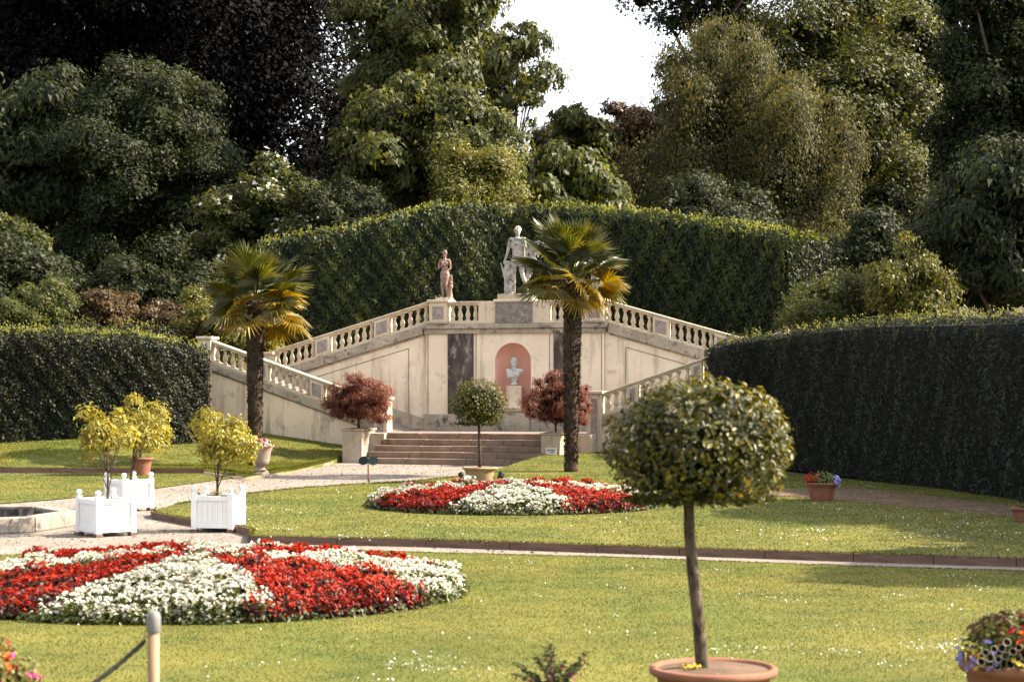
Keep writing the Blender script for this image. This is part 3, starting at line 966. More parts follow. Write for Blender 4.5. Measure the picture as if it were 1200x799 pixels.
def statue_big():
    b = MB()
    ell = lambda c, r: ellip(b, c, r)
    cap_ = lambda a, c, r0, r1: capsule(b, a, c, r0, r1)
    # weight on one leg, the other trailing; body about 1.86 high
    cap_((-.09, 0, .93), (-.11, -.02, .50), .098, .066); cap_((-.11, -.02, .50), (-.10, .03, .10), .066, .042)
    cap_((-.10, .04, .05), (-.115, -.15, .035), .042, .034)
    ell((-.108, .035, .36), (.058, .062, .12))
    cap_((.09, 0, .92), (.17, -.05, .50), .098, .064); cap_((.17, -.05, .50), (.25, .10, .11), .062, .040)
    cap_((.25, .11, .06), (.30, -.05, .035), .040, .032)
    ell((.205, .05, .36), (.054, .06, .11))
    ell((0, .01, .95), (.165, .115, .13)); ell((0, .0, 1.12), (.145, .10, .17)); ell((.0, -.005, 1.32), (.175, .115, .17))
    ell((-.075, -.085, 1.36), (.085, .04, .065)); ell((.075, -.085, 1.36), (.085, .04, .065))
    cap_((-.17, 0, 1.45), (.17, 0, 1.45), .075, .075)
    cap_((0, .01, 1.46), (.01, -.01, 1.60), .062, .055)
    head(b, (.015, -.02, 1.71), .55, 1.45)
    # arm resting on the stump
    cap_((-.21, 0, 1.44), (-.27, .0, 1.17), .058, .046); cap_((-.27, 0, 1.17), (-.335, -.07, .93), .044, .03)
    ell((-.345, -.085, .885), (.032, .026, .05))
    for k in range(5):
        cap_((-.36 + .014 * k, -.10, .86), (-.385 + .016 * k, -.115, .80 + .008 * abs(k - 2)), .010, .008)
    # other arm held out, mantle over it
    cap_((.21, 0, 1.44), (.40, .0, 1.37), .058, .046); cap_((.40, 0, 1.37), (.60, -.09, 1.40), .044, .03)
    ell((.645, -.105, 1.405), (.05, .026, .03))
    for k in range(5):
        cap_((.68, -.13 + .014 * k, 1.41), (.735 - .008 * abs(k - 2), -.135 + .016 * k, 1.40), .010, .008)
    # mantle: collar roll plus hanging folds
    cap_((-.19, -.03, 1.50), (.02, -.085, 1.50), .05, .05); cap_((.02, -.085, 1.50), (.22, -.03, 1.50), .05, .055)
    for k in range(9):
        x = .24 + .042 * k
        cap_((x, .02 + .03 * (k % 2), 1.42 - .01 * k), (x + .04 * math.sin(k), .05 + .03 * (k % 2), .72 + .05 * (k % 3) + .035 * k), .036, .024)
    for k in range(6):
        x = -.14 + .055 * k
        cap_((x, .13, 1.45), (x * 1.1, .15, .86), .045, .035)
    for k in range(5):      # mantle rolled across chest and hanging behind the legs
        cap_((-.17 + .03 * k, -.07 - .01 * k, 1.53 - .03 * k), (.20 + .02 * k, -.06, 1.47 - .05 * k), .03, .034)
        cap_((.30 + .05 * k, .06, .95), (.22 + .05 * k, .10, .30 + .09 * k), .04, .03)
    cap_((-.25, .04, .0), (-.27, .02, .85), .14, .085)
    # stump with a climbing stem
    cap_((-.27, .06, .0), (-.30, .03, .45), .115, .085); cap_((-.30, .03, .45), (-.31, .0, .80), .085, .06)
    cap_((-.24, -.05, .2), (-.38, -.03, .55), .035, .03); cap_((-.36, 0, .5), (-.46, -.03, .86), .04, .022)
    return fuse(b, 'figure', .017, 2)
def statue_small(kind):
    b = MB()
    ell = lambda c, r: ellip(b, c, r)
    cap_ = lambda a, c, r0, r1: capsule(b, a, c, r0, r1)
    k_ = 1 if kind == 'woman' else -1
    cap_((-.08, 0, .90), (-.09, -.015, .48), .098, .062); cap_((-.09, -.015, .48), (-.085, .03, .09), .06, .038)
    cap_((-.085, .035, .05), (-.10, -.14, .033), .04, .03); ell((-.088, .03, .35), (.052, .056, .11))
    cap_((.08, 0, .90), (.055, -.06, .48), .098, .062); cap_((.055, -.06, .48), (.09, .05, .10), .06, .038)
    cap_((.09, .05, .05), (.13, -.10, .033), .04, .03); ell((.072, 0, .35), (.05, .056, .11))
    ell((0, .01, .93), (.17, .12, .13)); ell((0, 0, 1.10), (.125, .095, .16)); ell((0, 0, 1.28), (.15, .105, .15))
    if k_ > 0:
        ell((-.065, -.09, 1.30), (.055, .05, .055)); ell((.065, -.09, 1.30), (.055, .05, .055))
    cap_((-.15, 0, 1.40), (.15, 0, 1.40), .062, .062); cap_((0, .01, 1.42), (0, -.01, 1.55), .052, .047)
    head(b, (0, -.02, 1.645), -.4 * k_, 1.1)
    ell((0, .075, 1.68), (.05, .05, .05))
    # one arm across the chest, the other lowered across the body
    cap_((-.185, 0, 1.39), (-.235, -.03, 1.13), .048, .04); cap_((-.235, -.03, 1.13), (-.06, -.15, 1.22), .038, .027)
    ell((-.02, -.16, 1.235), (.045, .022, .03))
    for k in range(5):
        cap_((.01, -.165, 1.255 - .014 * k), (.06 - .008 * abs(k - 2), -.155, 1.262 - .015 * k), .010, .008)
    cap_((.185, 0, 1.39), (.225, -.02, 1.12), .048, .04); cap_((.225, -.02, 1.12), (.06, -.15, .95), .038, .027)
    ell((.03, -.16, .92), (.035, .022, .045))
    for k in range(5):
        cap_((.03 - .012 * (k - 2), -.165, .89), (.02 - .014 * (k - 2), -.16, .835 + .006 * abs(k - 2)), .010, .008)
    # low support beside the leg, cloth over it
    cap_((.20, .05, 0), (.19, .04, .30), .10, .075); cap_((.19, .04, .30), (.22, .02, .55), .075, .05); ell((.24, -.02, .58), (.06, .06, .05))
    cap_((.12, -.02, .2), (.27, -.03, .42), .04, .035)
    for k in range(4):
        cap_((.13 + .035 * k, .08, .85), (.14 + .04 * k, .09, .40), .035, .03)
    return fuse(b, 'figure', .017, 2)
def put_statue(me, name, label, u, v, z, hgt, base, mat, rz=0.0, native=1.82, bw=(.4, .3)):
    t = thing(name, label, 'statue', loc(u, v, z), -ANG + rz)
    MB().box(-bw[0], bw[0], -bw[1], bw[1], .001, base).build('plinth', 'coping', t, bevel=.015)
    o = obj('figure', me, mat, t)
    s = (hgt - base) / native
    o.scale = (s, s, s); o.location = (0, .02, base - .01)
    return t
ap = statue_big()
sm = statue_small('woman')
sm2 = statue_small('man')
st = put_statue(ap, 'garden_statue', 'tall pale weathered standing male statue with cloak on central terrace block', U(604, -.15), -.35, WTOP + .79, 2.42, .19, 'statue', .0, 1.83, (.58, .38))
sv = put_statue(sm, 'garden_statue', 'small reddish weathered standing statue with folded arms on terrace pedestal', U(520.5, -.1), -.15, WTOP + .81, 1.66, .07, 'statue_red', .1, 1.77, (.26, .26))
sr_ = put_statue(sm2, 'garden_statue', 'small pale standing statue half hidden behind the palm fronds', U(697, -.1), -.15, WTOP + .81, 1.66, .07, 'statue', -.1, 1.77, (.26, .26))
def bust():
    b = MB()
    head(b, (0, -.02, .62), -.25, 1.0)
    capsule(b, (0, .0, .42), (0, -.01, .54), .062, .055)
    ellip(b, (0, 0, .36), (.20, .11, .10)); ellip(b, (0, -.01, .26), (.15, .10, .10)); ellip(b, (0, 0, .18), (.09, .08, .09))
    for k in range(6):
        capsule(b, (-.17 + .05 * k, -.06, .44 - .012 * k), (-.12 + .05 * k, -.10, .22 + .01 * k), .03, .022)
    capsule(b, (.02, -.08, .43), (.19, -.02, .40), .045, .05)
    capsule(b, (0, 0, .06), (0, 0, .14), .055, .06)
    ellip(b, (0, 0, .035), (.10, .10, .035))
    return fuse(b, 'figure', .014, 2)
bt = thing('portrait_bust', 'pale marble portrait bust standing in the pink arched niche', 'bust', loc(nu, -.14, 2.41), -ANG)
bo = obj('figure', bust(), 'bustwhite', bt)
bo.scale = (1.34, 1.25, 1.22)

# ------------------------------------------------------------------ foliage builders
def trunk_mesh(b, p0, p1, r0, r1, bend, rng_, n=7, seg=9):
    p0, p1 = np.array(p0, float), np.array(p1, float)
    pts, rad = [], []
    off = rng_.normal(size=3) * bend; off[2] = 0
    for i in range(n):
        t = i / (n - 1)
        pts.append(p0 + (p1 - p0) * t + off * math.sin(t * PI) + rng_.normal(size=3) * bend * .12 * (0 < i < n - 1))
        rad.append((r0 + (r1 - r0) * t) * (1.35 if i == 0 else 1))
    b.tube(pts, rad, seg)
    return pts
def ico(root, cc, cr, flat, c, rad):
    """near-black blobs in each clump and mid-crown, standing in for deep shade"""
    seg, rows = 7, 5
    S = []
    for i in range(rows):
        e = -PI / 2 + PI * i / (rows - 1)
        for q in range(seg):
            a = 2 * PI * q / seg + .4 * i
            S.append((math.cos(e) * math.cos(a), math.cos(e) * math.sin(a), math.sin(e)))
    S = np.array(S)
    Fq = np.array([(i * seg + q, i * seg + (q + 1) % seg, (i + 1) * seg + (q + 1) % seg, (i + 1) * seg + q) for i in range(rows - 1) for q in range(seg)])
    C = np.vstack([cc, [c]]); RR = np.vstack([np.column_stack([cr, cr, cr * flat]), [rad]])
    V = (C[:, None, :] + S[None] * RR[:, None, :])
    V[..., 2] = np.maximum(V[..., 2], .05)
    V = V.reshape(-1, 3)
    Fc = (np.arange(len(C))[:, None, None] * len(S) + Fq[None]).reshape(-1, 4)
    o = obj('crown_shade_core', mk('crown_shade_core', V, Fc, smooth=True), 'hedgecore', root)
    o['kind'] = 'stuff'
def make_tree(name, label, cat, base, c, rad, mat, n, L, W, seed, clumps=60, crad=(.16, .3), cut=-.75, inner=.25, trunk_r=.3, group=None, weep=0.0, flat=.8, limbs=7, core=(.35, .97), trunk_mat='bark', inner_mat=None, hang=.0, flowers=None, noback=.35, bend=.25, lumps=.14, fuzz=.03, twigs=True):
    n = int(n * 1.65)
    r = np.random.default_rng(seed)
    root = thing(name, label, cat, base, 0, group)
    base = np.array(base, float); c = np.array(c, float) - base; rad = np.array(rad, float)
    # clump centres spread through the volume
    d = rdir(r, clumps * 4)
    d = d[d[:, 2] > cut][:clumps]
    q = r.uniform(core[0], core[1], len(d)) ** .55
    ph = r.uniform(0, 6.28, 6)
    lf = 1 + lumps * (np.sin(3 * d[:, 0] + ph[0]) * np.sin(2.6 * d[:, 2] + ph[1]) + .7 * np.sin(5.5 * d[:, 0] + ph[2]) * np.sin(5 * d[:, 2] + ph[3]) + .4 * np.sin(9 * d[:, 2] + 7 * d[:, 0] + ph[4]))
    cc = c + d * rad * (q * lf * (1 - .1 * r.random(len(d))))[:, None]
    cr = r.uniform(crad[0], crad[1], len(d)) * rad.mean() * np.exp(.28 * r.normal(size=len(d)))
    # leaves on the clumps
    pr = cr ** 2; pr /= pr.sum()
    k = r.choice(len(d), int(n * 1.5), p=pr)
    dd = rdir(r, len(k))
    dd[:, 2] = np.where(dd[:, 2] < -.55, -dd[:, 2] * .8, dd[:, 2])
    dd = unit(dd + .35 * d[k])
    keep = (dd[:, 1] < .25) | (r.random(len(k)) < noback)
    k, dd = k[keep][:n], dd[keep][:n]
    m = len(k)
    sh = cr[k] * (.72 + .38 * r.random(m) + .16 * np.minimum(np.abs(r.normal(size=m)), 1.7) ** 2 * (r.random(m) < .4))
    pos = cc[k] + dd * sh[:, None] * np.array([1, 1, flat]) + r.normal(size=(m, 3)) * (fuzz * rad.mean())
    along = None; jit = .5
    nr = unit(dd + .55 * rdir(r, m) + np.array([0, 0, .25]))
    if weep:
        dz = np.abs(r.normal(size=m)) * weep
        pos[:, 2] -= dz
        pos[:, :2] += dd[:, :2] * .12 * dz[:, None]
        along = np.column_stack([dd[:, 0] * .3, dd[:, 1] * .3, -np.ones(m)]); jit = .35
        nr = unit(np.column_stack([dd[:, 0], dd[:, 1], .2 + 0 * dz]) + .5 * rdir(r, m))
    elif hang:
        along = np.column_stack([dd[:, 0], dd[:, 1], -hang * np.ones(m)]); jit = .45
    low = base[2] * 0 + .15
    pos[:, 2] = np.maximum(pos[:, 2], low + .25 * r.random(m))
    sz = L * r.uniform(.55, 1.35, m) * np.exp(.15 * r.normal(size=len(d)))[k]
    shade = np.clip(.45 + .25 * r.normal(size=m) + .1 * (r.random(len(d))[k] - .5), 0, 1)
    far = base[1] > 55
    parts = [kites(pos, nr, sz, sz * W * (1.15 if far else 1), r, along=along, jit=jit, rnd=shade, tri=far)]
    if inner:
        kk = min(.5, .32 + .2 * inner)
        if twigs:  # switches on the solid shade-coloured blobs, no real twigs
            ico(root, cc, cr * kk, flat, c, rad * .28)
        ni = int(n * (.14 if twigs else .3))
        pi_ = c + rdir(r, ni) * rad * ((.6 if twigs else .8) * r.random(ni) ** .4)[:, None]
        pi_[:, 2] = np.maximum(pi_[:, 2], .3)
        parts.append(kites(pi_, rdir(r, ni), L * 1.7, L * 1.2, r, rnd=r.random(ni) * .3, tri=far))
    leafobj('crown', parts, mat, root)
    if flowers:
        fm, fn, fs_ = flowers
        up = np.where((dd[:, 2] > .2))[0]
        up = r.choice(up, min(fn, len(up)), replace=False)
        fp = pos[up] + dd[up] * L * .5
        leafobj('blossom', [kites(fp + r.normal(size=fp.shape) * fs_ * .4, unit(dd[up] + .5 * rdir(r, len(up)) + [0, -.3, .3]), fs_, fs_, r) for _ in range(2)], fm, root)
    b = MB()
    top = c + np.array([0, 0, rad[2] * .35])
    pts = trunk_mesh(b, (0, 0, -.3), top, trunk_r, trunk_r * .25, bend, r)
    order = r.permutation(len(d))[:limbs]
    for i in order:
        j = r.integers(2, len(pts) - 1)
        s = np.array(pts[j])
        mid = s + (cc[i] - s) * .5 + np.array([0, 0, .12 * np.linalg.norm(cc[i] - s)])
        b.tube([s, mid, cc[i]], [trunk_r * .35, trunk_r * .22, trunk_r * .08], 6)
    o = b.build('trunk', trunk_mat, root, True)
    return root
def tree_px(name, label, cat, px0, px1, py0, py1, d, mat, n, L, W, seed, depth=None, ground=None, **kw):
    a = P(px0, py1, d); b = P(px1, py0, d)
    c = (a + b) / 2
    rad = np.array([(b[0] - a[0]) / 2, depth or (b[0] - a[0]) / 2, (b[2] - a[2]) / 2])
    gz = float(terr(c[0], c[1])) if ground is None else ground
    return make_tree(name, label, cat, (c[0], c[1], gz), c, rad, mat, n, L, W, seed, **kw)

def hedge(name, label, path, zb, zt, thick, mat, n, L, W, seed, round_=.35, shoots=0, wave=.06, lean=.0, along=None):
    """clipped hedge: dark solid core and a skin of leaves on front, top, ends; path = front line in plan (left to right)"""
    r = np.random.default_rng(seed)
    path = np.array(path, float)
    seg = np.linalg.norm(np.diff(path, axis=0), axis=1); cum = np.concatenate([[0], np.cumsum(seg)]); Lt = cum[-1]
    def at(s):
        return np.column_stack([np.interp(s, cum, path[:, 0]), np.interp(s, cum, path[:, 1])])
    def tan(s):
        return unit(at(np.minimum(s + .4, Lt)) - at(np.maximum(s - .4, 0)))
    ZB = (lambda s: np.interp(s / Lt, *zb)); ZT = (lambda s: np.interp(s / Lt, *zt))
    root = thing(name, label, 'hedge', (path[:, 0].mean(), path[:, 1].mean(), 0))
    o0 = np.array([path[:, 0].mean(), path[:, 1].mean(), 0])
    # cross-section: front face, rounded shoulder, top, rounded back, back face
    def section(s, t):
        """t in 0..1 along the profile, returns pos, normal"""
        zb_, zt_ = ZB(s), ZT(s)
        h = zt_ - zb_ - round_
        p = at(s); tg = tan(s)
        nf = np.column_stack([tg[:, 1], -tg[:, 0]])       # towards the viewer for a path running left to right
        lens = [h, round_ * PI / 2, np.full_like(h, max(thick - 2 * round_, .05)), np.full_like(h, round_ * PI / 2), h]
        tot = sum(lens)
        q = t * tot
        off = np.zeros(len(s)); z = np.zeros(len(s)); nn = np.zeros((len(s), 3))
        a = q < lens[0]
        z[a] = (zb_ + q)[a]; nn[a, :2] = nf[a]
        q1 = q - lens[0]; b = (~a) & (q1 < lens[1]); an = q1 / round_
        off[b] = (round_ - round_ * np.cos(an))[b]; z[b] = (zb_ + h + round_ * np.sin(an))[b]
        nn[b, :2] = nf[b] * np.cos(an[b])[:, None]; nn[b, 2] = np.sin(an[b])
        q2 = q1 - lens[1]; c = (~a) & (~b) & (q2 < lens[2])
        off[c] = (round_ + q2)[c]; z[c] = zt_[c]; nn[c, 2] = 1
        q3 = q2 - lens[2]; d = (~a) & (~b) & (~c) & (q3 < lens[3]); an = q3 / round_
        off[d] = (thick - round_ + round_ * np.sin(an))[d]; z[d] = (zb_ + h + round_ * np.cos(an))[d]
        nn[d, :2] = -nf[d] * np.sin(an[d])[:, None]; nn[d, 2] = np.cos(an[d])
        q4 = q3 - lens[3]; e = ~(a | b | c | d)
        off[e] = thick; z[e] = (zb_ + h - q4)[e]; nn[e, :2] = -nf[e]
        pos = np.column_stack([p - nf * off[:, None], z])
        return pos, nn
    # core: solid filler, near-black to stand in for the shade inside
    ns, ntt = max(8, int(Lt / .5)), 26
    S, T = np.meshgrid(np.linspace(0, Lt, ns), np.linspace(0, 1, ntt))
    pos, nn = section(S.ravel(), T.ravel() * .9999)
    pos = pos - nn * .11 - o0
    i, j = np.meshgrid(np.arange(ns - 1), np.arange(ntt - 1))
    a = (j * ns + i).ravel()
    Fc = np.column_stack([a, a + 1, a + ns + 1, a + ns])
    me = bpy.data.meshes.new('hedge_shade_core')
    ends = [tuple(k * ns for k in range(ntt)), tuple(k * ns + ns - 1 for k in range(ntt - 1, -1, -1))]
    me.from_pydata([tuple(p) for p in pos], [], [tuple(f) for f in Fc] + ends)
    obj('hedge_shade_core', me, 'hedgecore', root)
    # leaf skin; fewer at the back
    s = r.random(n * 2) * Lt; t = r.random(n * 2)
    pos, nn = section(s, t)
    fr = nn[:, 1] < .5
    keep = fr | (r.random(len(s)) < .25)
    pos, nn, s = pos[keep][:n], nn[keep][:n], s[keep][:n]
    m = len(s)
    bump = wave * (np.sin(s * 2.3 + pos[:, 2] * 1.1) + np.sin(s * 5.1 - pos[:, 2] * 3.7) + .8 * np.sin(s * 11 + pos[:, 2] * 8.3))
    pos = pos + nn * (bump * .5 + r.normal(size=m) * .035)[:, None] - o0
    nr = unit(nn + .65 * rdir(r, m) + np.array([0, 0, .15]))
    sz = L * r.uniform(.6, 1.3, m)
    al = None; jit = .5
    if along is not None:
        al = np.column_stack([nn[:, 0] * .5, nn[:, 1] * .5, np.full(m, along)]); jit = .5
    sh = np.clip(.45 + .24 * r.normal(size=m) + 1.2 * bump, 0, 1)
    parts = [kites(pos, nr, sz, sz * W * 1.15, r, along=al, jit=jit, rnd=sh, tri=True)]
    # ends
    for e in (0, Lt):
        ne = int(n * .04) + 200
        tt = r.random(ne); zz = r.random(ne)
        p = at(np.full(ne, e)); tg = tan(np.full(ne, e)); nf = np.column_stack([tg[:, 1], -tg[:, 0]])
        z = ZB(np.full(ne, e)) + zz * (ZT(np.full(ne, e)) - ZB(np.full(ne, e)) - .05)
        sg = -1 if e == 0 else 1
        pp = np.column_stack([p - nf * (tt * thick)[:, None] + tg * sg * (.06 * r.random(ne))[:, None], z]) - o0
        nd = unit(np.column_stack([tg * sg, np.zeros(ne)]) + .6 * rdir(r, ne))
        s2 = L * r.uniform(.6, 1.3, ne)
        parts.append(kites(pp, nd, s2, s2 * W, r, rnd=np.clip(.45 + .24 * r.normal(size=ne), 0, 1)))
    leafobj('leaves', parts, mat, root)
    if shoots:
        s = r.random(shoots) * Lt; t = r.random(shoots)
        pos, nn = section(s, t)
        k = (nn[:, 2] > .35)
        pos, nn = pos[k], nn[k]
        pts, nrs = [], []
        for lev in range(5):
            pts.append(pos - o0 + np.array([0, 0, .05 + .055 * lev]) + r.normal(size=pos.shape) * .03)
            nrs.append(unit(rdir(r, len(pos)) + [0, -.2, .3]))
        pp = np.vstack(pts); nrr = np.vstack(nrs)
        cut = r.random(len(pp)) < np.repeat(np.array([1, .9, .6, .3, .12]), len(pos))
        pp, nrr = pp[cut], nrr[cut]
        leafobj('young_shoots', [kites(pp, nrr, L * 1.0, L * .42, r, along=np.tile([0, 0, 1.], (len(pp), 1)), jit=.6)], 'shoot', root)
    return root

# ------------------------------------------------------------------ hedges
# tall curved laurel hedge behind the terrace
hp = [P(300, 400, 70.6)[:2], P(350, 400, 70.5)[:2], P(420, 400, 70.5)[:2], P(500, 400, 70.7)[:2], P(560, 400, 71.2)[:2], P(600, 400, 72)[:2], P(640, 400, 71.6)[:2], P(720, 400, 70.5)[:2], P(800, 400, 68.6)[:2], P(880, 400, 66)[:2], P(922, 400, 64.4)[:2]]
hz = [(300, 284), (350, 274), (415, 266), (440, 256), (500, 242), (560, 236), (600, 240), (640, 240), (720, 246), (800, 256), (880, 268), (940, 284), (972, 303)]
hpa = np.array(hp)
cum = np.concatenate([[0], np.cumsum(np.linalg.norm(np.diff(hpa, axis=0), axis=1))])
pxs = 600 + hpa[:, 0] / hpa[:, 1] * F
tops = [H - (np.interp(p, [a for a, _ in hz], [b_ for _, b_ in hz]) - HOR) * y / F for p, y in zip(pxs, hpa[:, 1])]
hedge('laurel_hedge', 'tall curved dark laurel hedge behind the statues and terrace', hp, ([0, .3, .7, 1], [2.0, 2.6, 2.6, 1.6]), (cum / cum[-1], tops), 2.0, 'hedge_laurel', 82000, .15, .42, 21, .55, 5200, .12, along=-.8)
# long clipped hedge on the right
hedge('clipped_hedge', 'long straight clipped dark hedge along the shaded right lawn', [P(826, 540, 56.5)[:2], P(850, 540, 54.5)[:2], P(905, 545, 53)[:2], P(1000, 560, 47.5)[:2], P(1100, 577, 42)[:2], P(1210, 596, 37)[:2], P(1330, 620, 33)[:2], (15.5, 22)],
      ([0, 1], [.1, .05]), ([0, .04, .15, .3, .45, .65, .8, 1], [3.62, 3.72, 3.95, 4.0, 3.85, 3.72, 3.65, 3.6]), 2.2, 'hedge_yew', 120000, .082, .5, 22, .32, 4200, .11)
# clipped hedge on the left
hedge('clipped_hedge', 'clipped dark hedge on the raised lawn beside the left flight', [P(-120, 520, 56)[:2], P(-20, 520, 56.5)[:2], P(100, 520, 57.2)[:2], P(190, 520, 58)[:2], P(246, 500, 59)[:2]],
      ([0, .5, 1], [.2, .2, .3]), ([0, .5, .75, .92, 1], [4.10, 4.02, 3.92, 3.72, 3.55]), 2.6, 'hedge_yew', 56000, .10, .5, 23, .45, 3000, .07)
hedge('clipped_hedge', 'low clipped green hedge topping the bank behind the left hedge', [P(-60, 400, 62)[:2], P(90, 400, 62)[:2], P(210, 400, 63)[:2]],
      ([0, 1], [2.0, 2.0]), ([0, .5, 1], [4.55, 4.5, 4.3]), 1.2, 'hedge_yew', 12000, .09, .5, 24, .4, 900, .07)

# ------------------------------------------------------------------ background trees and shrubs
T = tree_px
T('copper_beech', 'huge near-black copper beech filling the sky behind the left lawn', 'tree', -90, 425, -190, 275, 98, 'copper', 62000, .25, .7, 31, clumps=170, crad=(.13, .24), trunk_r=.7, inner=.6, depth=8, noback=.6, twigs=False, fuzz=.035)
T('holm_oak', 'dull dark green dome-shaped evergreen tree in front of the copper beech', 'tree', 62, 262, 62, 385, 82, 'darkgreen', 40000, .17, .55, 32, clumps=150, crad=(.12, .2), trunk_r=.4, inner=.8, cut=-.95)
T('chestnut_tree', 'dark tree with layered drooping leaves beside the dome-shaped evergreen', 'tree', -60, 112, 58, 340, 84, 'darkgreen', 15000, .32, .45, 33, clumps=80, crad=(.14, .24), trunk_r=.4, inner=.7, hang=.7)
T('magnolia_tree', 'tall loose green tree left of the sky gap with big backlit leaves', 'tree', 385, 602, -110, 225, 86, 'midgreen', 21000, .30, .5, 34, clumps=120, crad=(.09, .19), trunk_r=.35, inner=.18, hang=.5, core=(.1, 1))
T('magnolia_tree', 'slender bare-stemmed tree with drooping leaf tufts against the sky', 'tree', 572, 642, 22, 175, 80, 'midgreen', 2600, .30, .5, 35, clumps=26, crad=(.22, .36), trunk_r=.12, inner=.0, hang=.9, core=(.3, 1), limbs=14, fuzz=.012)
T('magnolia_tree', 'broad leafy green tree below the tall loose tree behind the hedge', 'tree', 395, 620, 88, 300, 79, 'midgreen', 26000, .26, .5, 36, clumps=110, crad=(.12, .22), trunk_r=.3, inner=.6, hang=.6)
T('dogwood_bush', 'dark bush with white blossom under the copper beech', 'bush', 238, 392, 188, 345, 76, 'midgreen', 14000, .20, .5, 37, clumps=70, crad=(.14, .24), trunk_r=.14, inner=.7, flowers=('whiteflower', 260, .16))
T('laurel_bush', 'dark rounded bush between white-blossomed bush and leafy tree', 'bush', 335, 470, 205, 320, 75, 'darkgreen', 9000, .18, .5, 38, clumps=60, crad=(.16, .26), trunk_r=.12, inner=.7)
T('golden_shrub', 'bright yellow-green shrub rising above the laurel hedge', 'shrub', 505, 618, 158, 300, 74.2, 'golden', 13000, .15, .45, 39, clumps=80, crad=(.12, .26), trunk_r=.1, inner=.5, fuzz=.08, lumps=.24)
T('broadleaf_shrub', 'large-leaved green shrub behind the hedge below the sky gap', 'shrub', 600, 735, 172, 300, 77.5, 'lightgreen', 8000, .30, .5, 40, clumps=60, crad=(.16, .28), trunk_r=.12, inner=.6, hang=.9)
T('olive_tree', 'distant olive-coloured trees under the pale sky gap', 'tree', 612, 700, 132, 290, 112, 'olive', 8000, .26, .6, 41, clumps=60, crad=(.16, .28), trunk_r=.2, inner=.8)
T('foxglove_tree', 'broad-leaved tree tip standing dark against the sky gap', 'tree', 648, 722, 118, 260, 98, 'midgreen', 2400, .42, .55, 42, clumps=34, crad=(.2, .3), trunk_r=.2, inner=.5, hang=.9)
T('rusty_tree', 'rusty olive distant tree at the right foot of the sky gap', 'tree', 690, 790, 108, 290, 108, 'rust', 9000, .24, .6, 43, clumps=60, crad=(.16, .28), trunk_r=.2, inner=.7)
T('oak_tree', 'dark oak with ragged branches reaching over the sky gap', 'tree', 738, 930, -190, 112, 101, 'darkgreen', 12000, .24, .6, 44, clumps=100, crad=(.08, .17), trunk_r=.4, inner=.12, core=(.25, 1), limbs=20)
T('weeping_birch', 'large grey-olive weeping tree with hanging twigs behind the hedge', 'tree', 742, 950, 18, 320, 92, 'olive', 46000, .165, .42, 45, clumps=110, crad=(.12, .22), trunk_r=.35, inner=.5, weep=.9, cut=-.8, hang=.5)
T('weeping_birch', 'paler lower weeping tree in front of the large oak', 'tree', 872, 1002, 92, 330, 88, 'olive', 26000, .155, .42, 46, clumps=70, crad=(.14, .26), trunk_r=.3, inner=.5, weep=.8, cut=-.8, hang=.5)
T('oak_tree', 'massive rounded green oak behind the weeping trees', 'tree', 862, 1118, -60, 350, 106, 'midgreen', 46000, .22, .6, 47, clumps=120, crad=(.12, .24), trunk_r=.6, inner=.4, trunk_mat='bark')
T('evergreen_tree', 'dark evergreen tree filling the gap right of the rounded oak', 'tree', 1078, 1290, -120, 400, 95, 'darkgreen', 30000, .24, .55, 48, clumps=100, crad=(.12, .22), trunk_r=.5, inner=.9)
T('chestnut_tree', 'dark chestnut with large drooping leaves above the right hedge', 'tree', 1062, 1290, 165, 420, 60, 'darkgreen', 11000, .26, .42, 49, clumps=80, crad=(.13, .22), trunk_r=.3, inner=.7, hang=.8, ground=1.0)
T('green_shrub', 'pale green leafy shrub between laurel hedge and right hedge', 'shrub', 902, 1052, 318, 430, 61, 'lightgreen', 12500, .12, .45, 50, clumps=80, crad=(.12, .24), trunk_r=.08, inner=.6, fuzz=.08, lumps=.22)
T('golden_shrub', 'straw-coloured spreading shrub under the dark chestnut', 'shrub', 1022, 1128, 285, 400, 57, 'golden', 6500, .14, .45, 51, clumps=60, crad=(.12, .24), trunk_r=.08, inner=.4, hang=.9, fuzz=.09, lumps=.25)
T('green_shrub', 'grey-green feathery shrub above the left hedge', 'shrub', -20, 95, 330, 420, 64, 'lightgreen', 8000, .13, .4, 52, clumps=60, crad=(.14, .26), trunk_r=.07, inner=.6)
T('rust_shrub', 'low rust-brown shrub above the left hedge end', 'shrub', 78, 178, 340, 420, 65, 'rust', 5000, .13, .5, 53, clumps=50, crad=(.16, .26), trunk_r=.07, inner=.6)
T('rust_shrub', 'low brown and cream shrub left of the golden shrub', 'shrub', 160, 240, 352, 430, 65.5, 'rust', 4000, .13, .5, 54, clumps=40, crad=(.16, .26), trunk_r=.07, inner=.6)
T('golden_shrub', 'bright golden shrub behind the left palm trunk', 'shrub', 205, 325, 340, 450, 65, 'golden', 9000, .13, .5, 55, clumps=60, crad=(.14, .24), trunk_r=.07, inner=.6)
T('dark_shrub', 'dark rounded shrub behind the left palm crown', 'shrub', 196, 300, 318, 440, 69, 'darkgreen', 7000, .14, .5, 56, clumps=50, crad=(.16, .26), trunk_r=.09, inner=.7)
T('dark_shrub', 'dark spreading shrub above the grey-green feathery shrub', 'shrub', -40, 120, 300, 400, 71, 'darkgreen', 8000, .16, .5, 57, clumps=60, crad=(.16, .26), trunk_r=.09, inner=.7)
T('golden_shrub', 'sunlit yellow-green shrub deep in the wood under the layered tree', 'shrub', -30, 56, 252, 330, 76, 'lightgreen', 3500, .16, .5, 58, clumps=40, crad=(.16, .26), trunk_r=.09, inner=.5)
